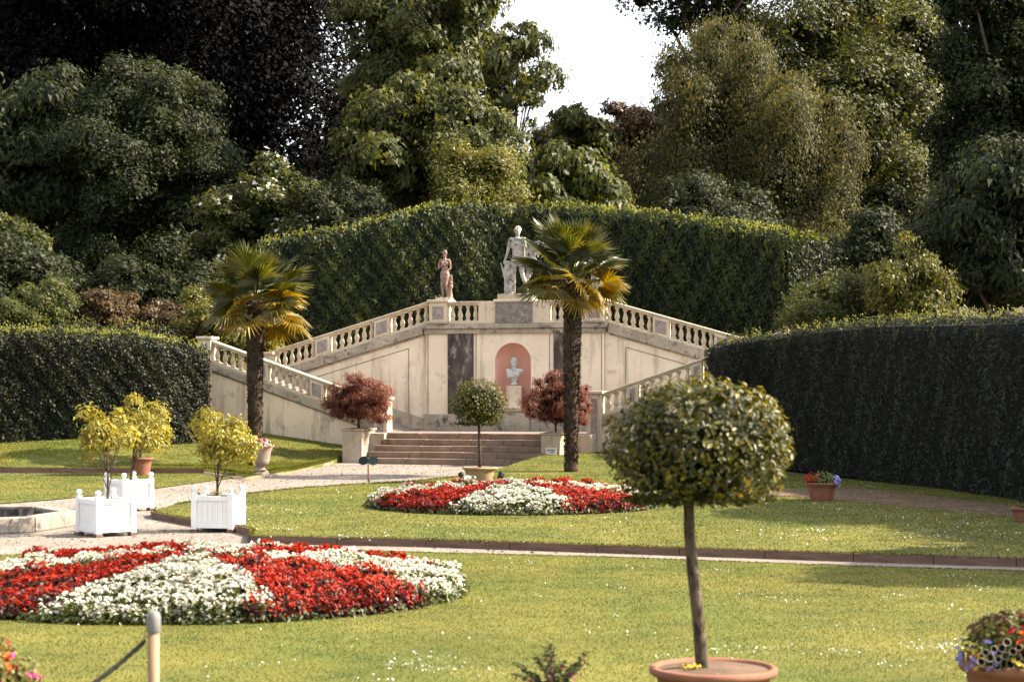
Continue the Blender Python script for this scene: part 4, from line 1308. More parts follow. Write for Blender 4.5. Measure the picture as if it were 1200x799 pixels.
T('dark_shrub', 'low dark shrub at the foot of the dome-shaped evergreen', 'shrub', 90, 215, 300, 420, 71.5, 'darkgreen', 7000, .16, .5, 59, clumps=50, crad=(.16, .26), trunk_r=.09, inner=.7)
T('dark_shrub', 'dark shrub under the rounded oak beside the laurel hedge end', 'shrub', 955, 1085, 255, 400, 76, 'darkgreen', 8000, .16, .5, 60, clumps=50, crad=(.16, .26), trunk_r=.09, inner=.8)
T('dark_shrub', 'dark bush under the weeping trees above the laurel hedge', 'shrub', 725, 900, 205, 340, 82, 'darkgreen', 9000, .17, .5, 66, clumps=60, crad=(.16, .26), trunk_r=.1, inner=.8)
# wood further back, closing the view between the crowns
k = 0
for px0, px1, py0, py1, d, mat in [(-120, 160, 20, 420, 118, 'darkgreen'), (120, 360, 60, 420, 122, 'copper'), (320, 560, 90, 380, 118, 'darkgreen'), (520, 660, 185, 340, 124, 'olive'), (640, 800, 190, 340, 126, 'olive'), (760, 960, 40, 400, 118, 'darkgreen'), (930, 1150, 0, 420, 122, 'darkgreen'), (1080, 1320, -60, 420, 116, 'copper')]:
    lab = ['dark wood tree behind the layered tree', 'near-black wood tree behind the dome-shaped evergreen', 'dark wood tree behind the loose tall tree', 'low olive wood tree left under the sky gap', 'low olive wood tree right under the sky gap', 'dark wood tree behind the large weeping tree', 'dark wood tree behind the rounded oak', 'near-black wood tree behind the dark chestnut'][k]
    T('woodland_tree', lab, 'tree', px0, px1, py0, py1, d, mat, 11000, .42, .65, 70 + k, clumps=80, crad=(.16, .28), trunk_r=.5, inner=1.2, depth=6)
    k += 1
for k, (px0, px1, py0, py1, d) in enumerate([(-80, 130, 235, 380, 100), (90, 300, 215, 380, 102), (260, 450, 225, 380, 101), (860, 1010, 225, 380, 101), (980, 1130, 215, 385, 100), (1090, 1300, 225, 400, 99)]):
    T('undergrowth_shrub', 'dark undergrowth deep in the wood ' + ['behind the layered tree', 'behind the dome-shaped evergreen', 'behind the white-blossomed bush', 'behind the paler weeping tree', 'behind the rounded oak', 'behind the dark chestnut'][k], 'shrub', px0, px1, py0, py1, d, 'darkgreen', 5000, .30, .55, 120 + k, clumps=60, crad=(.18, .3), trunk_r=.1, inner=.8, depth=3, group='undergrowth deep in the wood')
T('woodland_tree', 'dark wood tree showing between rounded oak and dark evergreen', 'tree', 990, 1170, -120, 330, 114, 'darkgreen', 14000, .34, .6, 131, clumps=110, crad=(.14, .24), trunk_r=.4, inner=.9, depth=5)
# trees beyond the right hedge whose shade lies on the lawn
for k, (x, y, rx, ry, zc, rz_) in enumerate([(17.5, 25.2, 2.6, 2.3, 8.6, 2.4), (16.7, 35.0, 2.8, 2.7, 8.6, 2.4), (20.8, 30.3, 3.4, 3.4, 8.6, 2.8)]):
    make_tree('lime_tree', ['spreading lime tree beyond the near end of the right hedge', 'taller lime tree beyond the far part of the right hedge', 'broad lime tree beyond the middle of the right hedge'][k], 'tree', (x, y, 0), (x, y, zc), (rx, ry, rz_), 'midgreen', 8000, .28, .6, 90 + k, clumps=110, crad=(.2, .3), trunk_r=.25, inner=1.2, noback=1.0, core=(.1, 1))

# ------------------------------------------------------------------ palms
def frond_mesh(seed, nseg=30, rad=.70, pet=.80, sweep=R(132), droop=.25):
    r = np.random.default_rng(seed)
    V, Fc = [], []
    def tri(*p):
        n = len(V); V.extend(p); Fc.append((n, n + 1, n + 2))
    # petiole along +y
    for (a, c) in (((-.018, 0, 0), (.018, 0, 0)), ((0, 0, -.018), (0, 0, .018))):
        q0, q1 = np.array(a), np.array(c); e = np.array([0, pet, -.03])
        tri(q0, q1, q1 * .5 + e); tri(q0, q1 * .5 + e, q0 * .5 + e)
    hub = np.array([0, pet, -.03])
    for i in range(nseg):
        a = -sweep + 2 * sweep * (i + .5) / nseg
        L = rad * (1 - .22 * (abs(a) / sweep) ** 2) * r.uniform(.92, 1.05)
        da = sweep / nseg * .98
        def pt(ang, rr, dz=0):
            return hub + np.array([math.sin(ang) * rr, math.cos(ang) * rr, .10 * rr * math.cos(ang * .5) - .10 * abs(math.sin(ang)) * rr * 0 + dz])
        fold = .028
        m0, m1, mc = pt(a - da, L * .55, -fold * .4), pt(a + da, L * .55, -fold * .4), pt(a, L * .55, fold)
        dr = droop * r.uniform(.5, 1.5)
        t = pt(a + r.normal() * .02, L, -dr * L * .4)
        tri(hub, m0, mc); tri(hub, mc, m1); tri(m0, t, mc); tri(mc, t, m1)
    rr = np.repeat(r.random(nseg), 4)
    return mk('frond', np.array(V), np.array(Fc), np.concatenate([np.full(4, .1), rr]))
FR = [frond_mesh(100 + i, droop=.15 + .18 * i) for i in range(4)]
for f_ in FR: f_.materials.append(MATS['palmleaf'])
def palm(label, base, height, r_top, r_bot, seed, nf=46, scale=1.0, lean=(0, 0)):
    r = np.random.default_rng(seed)
    root = thing('fan_palm', label, 'palm tree', base, 0)
    root['group'] = 'fan palms before the staircase'
    b = MB()
    n = 26
    pts, rad = [], []
    for i in range(n):
        t = i / (n - 1)
        pts.append((lean[0] * t * t + .02 * math.sin(t * 7), lean[1] * t, -.1 + t * (height + .1)))
        rad.append((r_bot + (r_top - r_bot) * min(1, t * 1.25)) * (1 + .05 * r.normal()) * (1.25 if i < 2 else 1))
    b.tube(pts, rad, 12)
    b.build('trunk', 'palmfibre', root, True)
    # fibre and old leaf bases
    m = 2600
    t = r.random(m); a = r.uniform(0, 2 * PI, m)
    rr = (r_bot + (r_top - r_bot) * np.minimum(1, t * 1.25))
    nn = np.column_stack([np.cos(a), np.sin(a), 0 * a])
    p = np.column_stack([lean[0] * t * t + rr * nn[:, 0], lean[1] * t + rr * nn[:, 1], t * height])
    L_ = r.uniform(.06, .16, m)
    V, Fc, q = kites(p + nn * .012, unit(np.cross(nn, [0, 0, 1]) + .5 * rdir(r, m)), L_, L_ * .35, r, along=nn * .7 + np.array([0, 0, .8]), jit=.35)
    leafobj('trunk_fibre', [(V, Fc, q)], 'palmfibre', root)
    top = np.array([lean[0], lean[1], height])
    for i in range(nf):
        u = (i + .5) / nf
        el = R(84) - u ** .9 * R(114) + r.normal() * R(7)
        az = i * 2.39996 + r.normal() * .25
        o = obj('frond', FR[min(3, int(u * 4))], None, root)
        s = scale * r.uniform(.88, 1.12) * (.8 if u < .12 else 1)
        o.scale = (s, s, s)
        o.location = tuple(top + np.array([0, 0, .1 - .28 * u]))
        yaw = Matrix.Rotation(az, 4, 'Z'); pit = Matrix.Rotation(el, 4, 'X'); rol = Matrix.Rotation(r.normal() * .35, 4, 'Y')
        o.rotation_euler = (yaw @ pit @ rol).to_euler()
        if u > .62:
            o.color = (3.2, 2.0, .5, 1) if r.random() < .5 else (1.5, 1.2, .6, 1)
        else:
            o.color = (1, 1, 1, 1) if r.random() < .7 else (1.25, 1.15, .8, 1)
    # hanging flower stalks
    m = 420
    a = r.uniform(0, 2 * PI, m)
    p = top + np.column_stack([.3 * np.cos(a), .3 * np.sin(a), -.15 - .35 * r.random(m)]) + r.normal(size=(m, 3)) * .1
    leafobj('flower_stalk', [kites(p, rdir(r, m), .12, .05, r)], 'orangeflower' if False else 'rust', root)
    return root
pl = P(299, 533, 54.5); pl[2] = float(z_up(pl[0], pl[1]))
palm('fan palm with shaggy trunk before the left flight, behind the stone urn', pl, 2.4 - (352 - 452) * 54.5 / F - pl[2], .225, .155, 61, 40, 1.24)
pr_ = G(669, 549, .2); pr_[2] = float(z_mid(pr_[0], pr_[1]))
palm('fan palm with shaggy trunk beside the right plinth, hiding the terrace corner', pr_, H - (322 - 452) * pr_[1] / F - pr_[2], .215, .145, 164, 40, 1.14, (.08, 0))

# ------------------------------------------------------------------ plinths with red maples
def plinth_maple(u0, u1, v0, v1, zb, zt, side, crown_c, crown_r, seed):
    cu, cv = (u0 + u1) / 2, (v0 + v1) / 2
    q = thing('stone_plinth', f'square cream stone plinth at the {side} end of the steps', 'plinth', loc(cu, cv, 0), -ANG)
    hw, hd = (u1 - u0) / 2, (v1 - v0) / 2
    MB().box(-hw, hw, -hd, hd, -.2, zt).build('block', 'plinthstone', q, bevel=.015)
    MB().box(-hw - .04, hw + .04, -hd - .04, hd + .04, zt, zt + .06).build('capstone', 'coping', q, bevel=.015)
    MB().box(-hw + .06, hw - .06, -hd + .06, hd - .06, zt + .058, zt + .075).build('planting_soil', 'soil', q)
    base = loc(cu, cv, zt + .07)
    t = make_tree('red_maple', f'domed red cutleaf maple on the {side} plinth of the steps', 'maple', base, crown_c, crown_r, 'maple', 13000, .085, .22, seed, clumps=90, crad=(.13, .26), trunk_r=.05, inner=.5, hang=1.6, flat=.75, cut=-.75, lumps=.18, limbs=16, trunk_mat='palebark', noback=.8, bend=.08)
mc = P(420, 466, 58.6)
plinth_maple(U(401, 4.9), U(424, 4.9), 3.75, 4.9, 0, 1.0, 'left', mc + np.array([0, 0, -.12]), (1.02, 1.0, .9), 81)
mc = P(655, 468, 56.6)
plinth_maple(U(634, 4.9), U(656, 4.9), 3.75, 4.9, 0, .92, 'right', mc + np.array([0, 0, -.12]), (.98, .98, .95), 82)

# ------------------------------------------------------------------ standard (ball-headed) trees and pots
def pot_mesh(b, r, h, n=32, lip=.06):
    b.lathe([(r * .66, 0), (r * .70, h * .1), (r * .83, h * .62), (r * .84, h * .66), (r * .86, h * .68), (r * .88, h * .82), (r * .97, h * .86), (r, h * .90), (r, h * .97), (r * .97, h), (r * .90, h), (r * .87, h * .93), (r * .86, h * .88), (0, h * .87)], n, cap=False)
def pot(name, label, base, r, h, mat='terracotta', group=None):
    t = thing(name, label, 'pot', base, 0, group)
    b = MB(); pot_mesh(b, r, h)
    b.build('pot_body', mat, t, True)
    b = MB(); b.lathe([(r * .875, h * .945), (r * .6, h * .975), (r * .3, h * .985), (0.001, h * .985)], 24, cap=False)
    b.build('potting_soil', 'soil', t, True)
    return t
def ball_tree(label, base, top, crown_c, crown_r, n, L, W, seed, tr, mat='bay', flatb=-.62, path=None, big=0, shell=.84):
    r = np.random.default_rng(seed)
    base = np.array(base, float)
    root = thing('standard_bay_tree', label, 'tree', base)
    c = np.array(crown_c) - base; rad = np.array(crown_r)
    d = rdir(r, n * 3); d = d[d[:, 2] > flatb][:n]
    m = len(d)
    lump = 1 + .05 * np.sin(d[:, 0] * 7 + seed) * np.sin(d[:, 2] * 6 + 1) + .04 * np.sin(d[:, 1] * 9) + .03 * np.sin(d[:, 0] * 17 + d[:, 2] * 13)
    sh = r.uniform(shell, 1.03, m) * lump
    pos = c + d * rad * sh[:, None]
    # flat underside
    nr = unit(d + .75 * rdir(r, m) + [0, 0, .2])
    sz = L * r.uniform(.6, 1.25, m)
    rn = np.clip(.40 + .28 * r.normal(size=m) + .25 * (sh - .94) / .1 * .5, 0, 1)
    al = np.column_stack([d[:, 0], d[:, 1], d[:, 2] + .3])
    sel = np.zeros(m, bool)
    if big:
        score = -d[:, 1] + .25 * r.random(m) + (sh > .95)
        sel[np.argsort(-score)[:big]] = True
    parts = [kites(pos[~sel], nr[~sel], sz[~sel], sz[~sel] * W, r, along=al[~sel], jit=.7, rnd=rn[~sel])]
    ni = n // 4
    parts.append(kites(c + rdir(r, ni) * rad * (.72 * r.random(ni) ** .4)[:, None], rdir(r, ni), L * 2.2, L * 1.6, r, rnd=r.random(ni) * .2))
    # leaves closing the underside
    nb = n // 5
    a = r.uniform(0, 2 * PI, nb); q = np.sqrt(r.random(nb)) * .84
    pb = c + np.column_stack([np.cos(a) * q * rad[0], np.sin(a) * q * rad[1], np.full(nb, flatb * rad[2]) + r.normal(size=nb) * .03 * rad[2]])
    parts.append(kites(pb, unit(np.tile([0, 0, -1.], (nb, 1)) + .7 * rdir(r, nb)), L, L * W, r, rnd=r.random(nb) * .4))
    cr = leafobj('crown', parts, mat, root)
    if big:
        vmesh = []
        for k in range(5):
            prof_l = [(0, -.5), (.30, -.18), (.34, .08), (.20, .34), (0, .5), (-.20, .34), (-.34, .08), (-.30, -.18)]
            V = [(0, -.5, 0), (0, -.1, -.03), (0, .2, -.03), (0, .5, .03)]
            V += [(.22, -.22, .05), (.26, .1, .05), (-.22, -.22, .05), (-.26, .1, .05)]
            Fq = [(0, 4, 1), (1, 4, 5), (1, 5, 2), (2, 5, 3), (0, 1, 6), (1, 7, 6), (1, 2, 7), (2, 3, 7)]
            me = mk('leaf', np.array(V), np.array(Fq), np.full(8, .12 + .19 * k))
            me.materials.append(MATS[mat]); vmesh.append(me)
        for i in np.where(sel)[0]:
            o = obj('leaf', vmesh[min(4, int(rn[i] * 5))], None, cr)
            z = Vector(nr[i]); y = Vector(al[i] + .7 * r.normal(size=3)); y = (y - z * y.dot(z)).normalized(); x = y.cross(z)
            M = Matrix((x, y, z)).transposed().to_4x4()
            o.matrix_local = Matrix.Translation(Vector(pos[i])) @ M @ Matrix.Diagonal((sz[i] * .95, sz[i], sz[i], 1))
    b = MB()
    pts = path if path is not None else [np.array([0, 0, -.05]), (c + [0, 0, flatb * rad[2]]) * .5 + [.01, 0, 0], c + [0, 0, flatb * rad[2] * .9]]
    k = len(pts)
    b.tube(pts, [tr * (1.1 - .3 * i / (k - 1)) for i in range(k)], 10)
    e = np.array(pts[-1])
    for q in range(9):
        a = q * 2 * PI / 9 + .3
        w_ = np.array([math.cos(a) * rad[0] * .72, math.sin(a) * rad[1] * .72, .32 * rad[2] * (.5 + .5 * (q % 2))])
        b.tube([e - [0, 0, .04], e + w_ * .45 + [0, 0, .02], e + w_], [tr * .5, tr * .32, tr * .12], 6)
    b.build('trunk', 'palebark', root, True)
    return root
# near tree
d0 = 13.27
b0 = P(836, 850, d0); b0[2] = .02
pot('tree_pot', 'wide terracotta pot of the large ball-headed tree on the front lawn', b0, .455, .40)
soil0 = b0 + np.array([-.03, 0, .35])
cc0 = P(818, 520, d0)
pth = [np.array(P(x, y, d0)) - soil0 for x, y in ((824, 800), (822, 770), (818, 720), (812, 670), (808, 625), (807, 590), (808, 570))]
ball_tree('large ball-headed bay tree with slightly curved trunk on the front lawn', soil0, None, cc0 + np.array([0, 0, -.03]), (.655, .655, .50), 5200, .056, .5, 63, .045, path=pth, big=300, flatb=-.72)
# far tree
fb = G(562, 566, 0.08)
fb[2] = float(z_mid(fb[0], fb[1]))
pot('tree_pot', 'pale clay pot behind the far flower bed', fb + np.array([0, .2, 0]), .42, .36, 'terracotta_pale')
fd = fb[1] + .2
fc = P(561, 474, fd)
ball_tree('small ball-headed bay tree in pale pot before the steps', fb + np.array([0, .2, .315]), None, fc, (.68, .68, .62), 4200, .06, .5, 64, .04, flatb=-.75)

# ------------------------------------------------------------------ white planter boxes
def planter_box(label, base, rz, s=.62, h=.58):
    t = thing('planter_box', label, 'planter', base, rz)
    hs_ = s / 2
    for i, (sx, sy) in enumerate(((-1, -1), (1, -1), (1, 1), (-1, 1))):
        x, y = sx * hs_, sy * hs_
        po = MB().box(x - .045, x + .045, y - .045, y + .045, .05, h + .06).build('corner_post', 'whitepaint', t, bevel=.006)
        MB().lathe([(.03, h + .06), (.022, h + .075), (.045, h + .10), (.052, h + .125), (.045, h + .15), (.02, h + .165), (.001, h + .167)], 12, (x, y, 0), cap=False).build('finial', 'whitepaint', po, True)
        MB().box(x - .06, x + .06, y - .06, y + .06, 0, .049).build('foot_block', 'kerbstone', t)
    for k in range(4):
        a = k * PI / 2
        sd_ = bpy.data.objects.new('side', None); COL.objects.link(sd_); sd_.parent = t; sd_.rotation_euler = (0, 0, a)
        MB().box(-hs_ + .046, hs_ - .046, -hs_ - .03, -hs_ + .02, h - .06, h + .02).build('top_rail', 'whitepaint', sd_, bevel=.005)
        MB().box(-hs_ + .046, hs_ - .046, -hs_ - .03, -hs_ + .02, .07, .16).build('bottom_rail', 'whitepaint', sd_, bevel=.005)
        nb = 6
        wv_ = (s - .092) / nb
        for q in range(nb):
            x = -hs_ + .046 + wv_ * q
            MB().box(x + .002, x + wv_ - .002, -hs_ - .012, -hs_ + .012, .162, h - .062).build('board', 'whitepaint', sd_)
    MB().box(-hs_ + .03, hs_ - .03, -hs_ + .03, hs_ - .03, h - .14, h - .06).build('potting_soil', 'soil', t)
    return t
def box_tree(label, base, pts, cc_, cr_, seed, n=1500, dens=.0, L=.085, lean_clumps=26, mat='citrus'):
    make_tree('citrus_tree', label, 'tree', base, cc_, cr_, mat, n, L, .45, seed, clumps=lean_clumps, crad=(.2, .36), trunk_r=.03, inner=.0, hang=.3, flat=.85, cut=-.8, limbs=18, trunk_mat='palebark', noback=.9, bend=.05, core=(.2, 1), group=None, fuzz=.09, lumps=.25)
ba = G(124, 640, 0); ba = G(124, 627, 0)
planter_box('white wooden planter box set cornerwise by the fountain', ba, R(41), .62, .575)
box_tree('sparse yellow-leaved citrus tree in the planter box by the fountain', ba + np.array([0, 0, .50]), None, P(123, 512, ba[1]) + [0, 0, 0], (.46, .46, .50), 65, 900, L=.10, lean_clumps=20)
bb = G(151, 598, 0)
planter_box('white wooden planter box set cornerwise behind the fountain-side box', bb, R(44), .60, .575)
box_tree('leaning sparse citrus tree in the rear white planter box', bb + np.array([0, 0, .50]), None, P(163, 508, bb[1]), (.42, .42, .48), 66, 700, L=.095, lean_clumps=18)
bc = G(256, 622, 0)
planter_box('white wooden planter box standing square at the lawn corner', bc, R(-9), .62, .575)
box_tree('bushy yellow-green citrus tree in the planter box at the lawn corner', bc + np.array([0, 0, .50]), None, P(264, 515, bc[1]), (.50, .50, .44), 67, 2300, L=.075, lean_clumps=34)
# terracotta pot tree behind the boxes
bp = G(164, 556.5, .02)
bp[1] += .15
pot('tree_pot', 'red terracotta pot on the left kerb behind the planter boxes', bp, .33, .47)
make_tree('citrus_tree', 'dense dome-headed citrus tree in the red terracotta pot', 'tree', bp + np.array([-.05, 0, .41]), P(163, 497, bp[1]), (.72, .72, .72), 'citrus', 3800, .085, .45, 68, clumps=50, crad=(.2, .3), trunk_r=.05, inner=.25, hang=.3, cut=-.6, limbs=16, trunk_mat='palebark', noback=.8, bend=.03, fuzz=.06)

# ------------------------------------------------------------------ urn and flower pots
def flowers_in(name, label, base, r, h, n, cols, seed, leaf='bedleaf', L=.05, cat='flowers'):
    rr = np.random.default_rng(seed)
    t = thing(name, label, cat, base)
    d = rdir(rr, n * 2); d[:, 2] = np.abs(d[:, 2])
    pos = d * np.array([r, r, h]) * rr.uniform(.75, 1.05, n * 2)[:, None]
    leafobj('foliage', [kites(pos, unit(d + .7 * rdir(rr, n * 2)), L * 1.2, L * .7, rr), kites(pos * .6, rdir(rr, n * 2), L * 2, L * 1.3, rr, rnd=rr.random(n * 2) * .3)], leaf, t)
    for c_, frac, where in cols:
        m = max(3, int(n * frac))
        dd = rdir(rr, m * 30); dd[:, 2] = np.abs(dd[:, 2])
        sel = dd @ np.array(where)
        dd = dd[np.argsort(-sel + .6 * rr.random(len(sel)))][:m]
        pp = dd * np.array([r, r, h]) * rr.uniform(.95, 1.15, m)[:, None]
        nr = unit(dd + [0, -.4, .2] + .4 * rdir(rr, m))
        parts = []
        for q in range(3):
            parts.append(kites(pp + rr.normal(size=pp.shape) * L * .12, unit(nr + .45 * rdir(rr, m)), L, L * .75, rr))
        leafobj('blossom', parts, c_, t)
    return t
flowers_in('underplanting', 'tiny yellow flowers round the trunk in the wide terracotta pot', b0 + np.array([-.16, -.05, .37]), .14, .05, 60, [('yellowflower', .5, (0, -.2, 1))], 79, L=.018)
ub = G(305, 557, .05); ub[1] += .1
t = thing('stone_urn', 'tall weathered stone urn at the left lawn corner', 'urn', ub)
MB().lathe([(.24, 0), (.24, .05), (.20, .08), (.19, .12), (.12, .17), (.11, .22), (.16, .26), (.21, .30), (.23, .40), (.27, .62), (.33, .74), (.35, .77), (.35, .80), (.30, .80), (.28, .74), (0, .73)], 24, cap=False).build('bowl', 'urnstone', t, True)
MB().box(-.27, .27, -.27, .27, -.08, 0).build('foot_slab', 'urnstone', t, bevel=.01)
flowers_in('urn_flowers', 'mixed purple, white and red flowers filling the stone urn', ub + [0, 0, .74], .34, .22, 160, [('magenta', .15, (0, -.5, .5)), ('whiteflower', .2, (.3, -.5, .5)), ('purpleleaf', .5, (0, 0, 1)), ('redflower', .08, (1, -.3, -.3))], 71)
rp_ = G(963, 586, .1)
pot('flower_pot', 'terracotta pot on the soil strip before the right hedge', rp_, .33, .36)
flowers_in('pot_flowers', 'red and lavender flowers in the pot before the right hedge', rp_ + [0, 0, .33], .34, .26, 150, [('redflower', .25, (-.7, -.4, .4)), ('lavender', .3, (1, -.4, -.05))], 72)
rp2 = G(1203, 611, .1)
pot('flower_pot', 'terracotta pot at the far right foot of the hedge', rp2, .28, .24)
flowers_in('pot_flowers', 'low dark plant in the pot at the right foot of the hedge', rp2 + [0, 0, .21], .22, .06, 50, [('redflower', .1, (1, 0, 0))], 73)
# near pots
np_ = P(1196, 850, 13.0); np_[2] = .02
pot('flower_pot', 'large brown pot on the front lawn crowded with mixed flowers', np_, .42, .48, 'terracotta')
fl = flowers_in('pot_flowers', 'mixed orange, black-eyed and violet flowers crowding the large brown pot', np_ + [0, 0, .44], .42, .34, 420, [('orangeflower', .14, (.3, -.7, .4)), ('magenta', .06, (.7, -.7, 0)), ('lavender', .06, (-1, -.45, -.2)), ('golden', .45, (-.3, -.3, .8)), ('yellowflower', .03, (-.7, -.6, -.5)), ('rust', .35, (-.4, -.1, .9)), ('redflower', .10, (-.1, -.5, .7))], 74, leaf='midgreen', L=.04)
def petunia(parent, pos, nrm, r0):
    rr = np.random.default_rng(int(pos[0] * 1000) % 999)
    z = Vector(nrm).normalized(); x = z.orthogonal().normalized(); y = z.cross(x)
    def ring(rad, dz): return [Vector(pos) + x * (rad * math.cos(a)) + y * (rad * math.sin(a)) + z * dz for a in np.linspace(0, 2 * PI, 13)[:-1]]
    b = MB(); i0, i1 = ring(r0 * .80, .0), ring(r0, .006)
    b.add(i0 + i1, [(k, (k + 1) % 12, (k + 1) % 12 + 12, k + 12) for k in range(12)])
    o = b.build('petal_rim', 'whiteflower', parent)
    b = MB(); b.add(ring(r0 * .82, -.002) + [Vector(pos) - z * .02], [(k, (k + 1) % 12, 12) for k in range(12)])
    b.build('petal_throat', 'blackflower', parent)
for k, (px_, py_) in enumerate([(1165, 760), (1174, 759), (1160, 770), (1170, 772), (1187, 763), (1184, 778), (1194, 758), (1178, 768), (1192, 770), (1155, 764), (1180, 752), (1168, 780), (1198, 776), (1150, 775)]):
    ps = P(px_, py_, 12.62 + .02 * (k % 3)) - np_ - np.array([0, 0, .44])
    petunia(fl, ps, (-.15 + .1 * (k % 3), -1, .3), .024 + .004 * (k % 3))
lp = P(-40, 830, 12.2); lp[2] = .02
pot('flower_pot', 'terracotta pot beside the rope barrier, mostly out of view', lp, .36, .45)
flowers_in('pot_flowers', 'magenta, white and orange flowers spilling from the pot by the rope barrier', lp + [.02, 0, .42], .40, .36, 380, [('magenta', .09, (1, -.4, -.25)), ('orangeflower', .06, (.5, -.5, .7)), ('whiteflower', .03, (.8, -.6, .1)), ('golden', .4, (.8, -.4, .1)), ('redflower', .06, (.8, -.6, .4))], 75, leaf='midgreen', L=.042)
# fuchsia-like plant at the bottom edge
fx = P(648, 862, 12.3); fx[2] = .02
pot('flower_pot', 'terracotta pot of the dark leafy plant at the lawn foreground', fx, .2, .30)
def leafy(base, seed):
    r = np.random.default_rng(seed)
    t = thing('fuchsia_plant', 'dark leafy plant with small red buds at the lawn foreground', 'plant', base)
    b = MB(); parts = []; buds = []
    for tx, ty, hz_ in [(646, 757, 0), (690, 764, .05), (605, 778, -.03), (660, 776, .08), (632, 772, -.06), (675, 785, -.1), (620, 788, .1), (650, 785, -.12), (603, 790, .05), (640, 765, .1), (684, 778, .1)]:
        e = P(tx, ty, 12.3 + hz_) - np.array(base)
        s = np.array([r.normal() * .03, r.normal() * .03, 0.0])
        mid = s * .5 + e * .5 + np.array([e[0] * -.12, 0, .03])
        b.tube([s, mid, e], [.007, .005, .003], 6)
        for q in np.linspace(.25, 1, 15):
            p = (1 - q) ** 2 * s + 2 * q * (1 - q) * (mid * 2 - (s + e) / 2) + q * q * e
            for sgn in (-1, 1):
                a = r.uniform(0, 2 * PI)
                dirv = np.array([math.cos(a), math.sin(a) * .8, .15])
                parts.append((p + dirv * .022, dirv))
        buds.append(e * .88 + r.normal(size=3) * .015); buds.append(e * .7 + r.normal(size=3) * .025)
    pos = np.array([p for p, _ in parts]); dv = np.array([d for _, d in parts])
    leafobj('leaves', [kites(pos, unit(np.tile([0, -.3, 1.], (len(pos), 1)) + .5 * rdir(r, len(pos))), .06 * r.uniform(.7, 1.2, len(pos)), .032, r, along=dv, jit=.2, rnd=r.random(len(pos)) * .5)], 'midgreen', t)
    buds = np.array(buds)
    leafobj('buds', [kites(buds, rdir(r, len(buds)), .034, .016, r, along=np.tile([0, 0, -1.], (len(buds), 1))) for _ in range(2)], 'magenta', t)
    b.build('stems', 'bark', t, True)
leafy(fx + np.array([0, 0, .27]), 76)
# flowers spilling beside the lawn-corner box
fo = P(226, 585, bc[1] + .35); 
flowers_in('trailing_flowers', 'small trailing lavender and red flowers at the edge of lawn-corner planter box', bc + np.array([-.36, .22, .46]), .11, .16, 70, [('lavender', .4, (-1, -.4, .1)), ('redflower', .15, (-.6, -.5, .6))], 77, L=.035)
flowers_in('underplanting', 'low green plants around the trunk in the lawn-corner planter box', bc + np.array([-.05, 0, .50]), .2, .14, 60, [('yellowflower', .1, (0, 0, 1))], 78, L=.04)

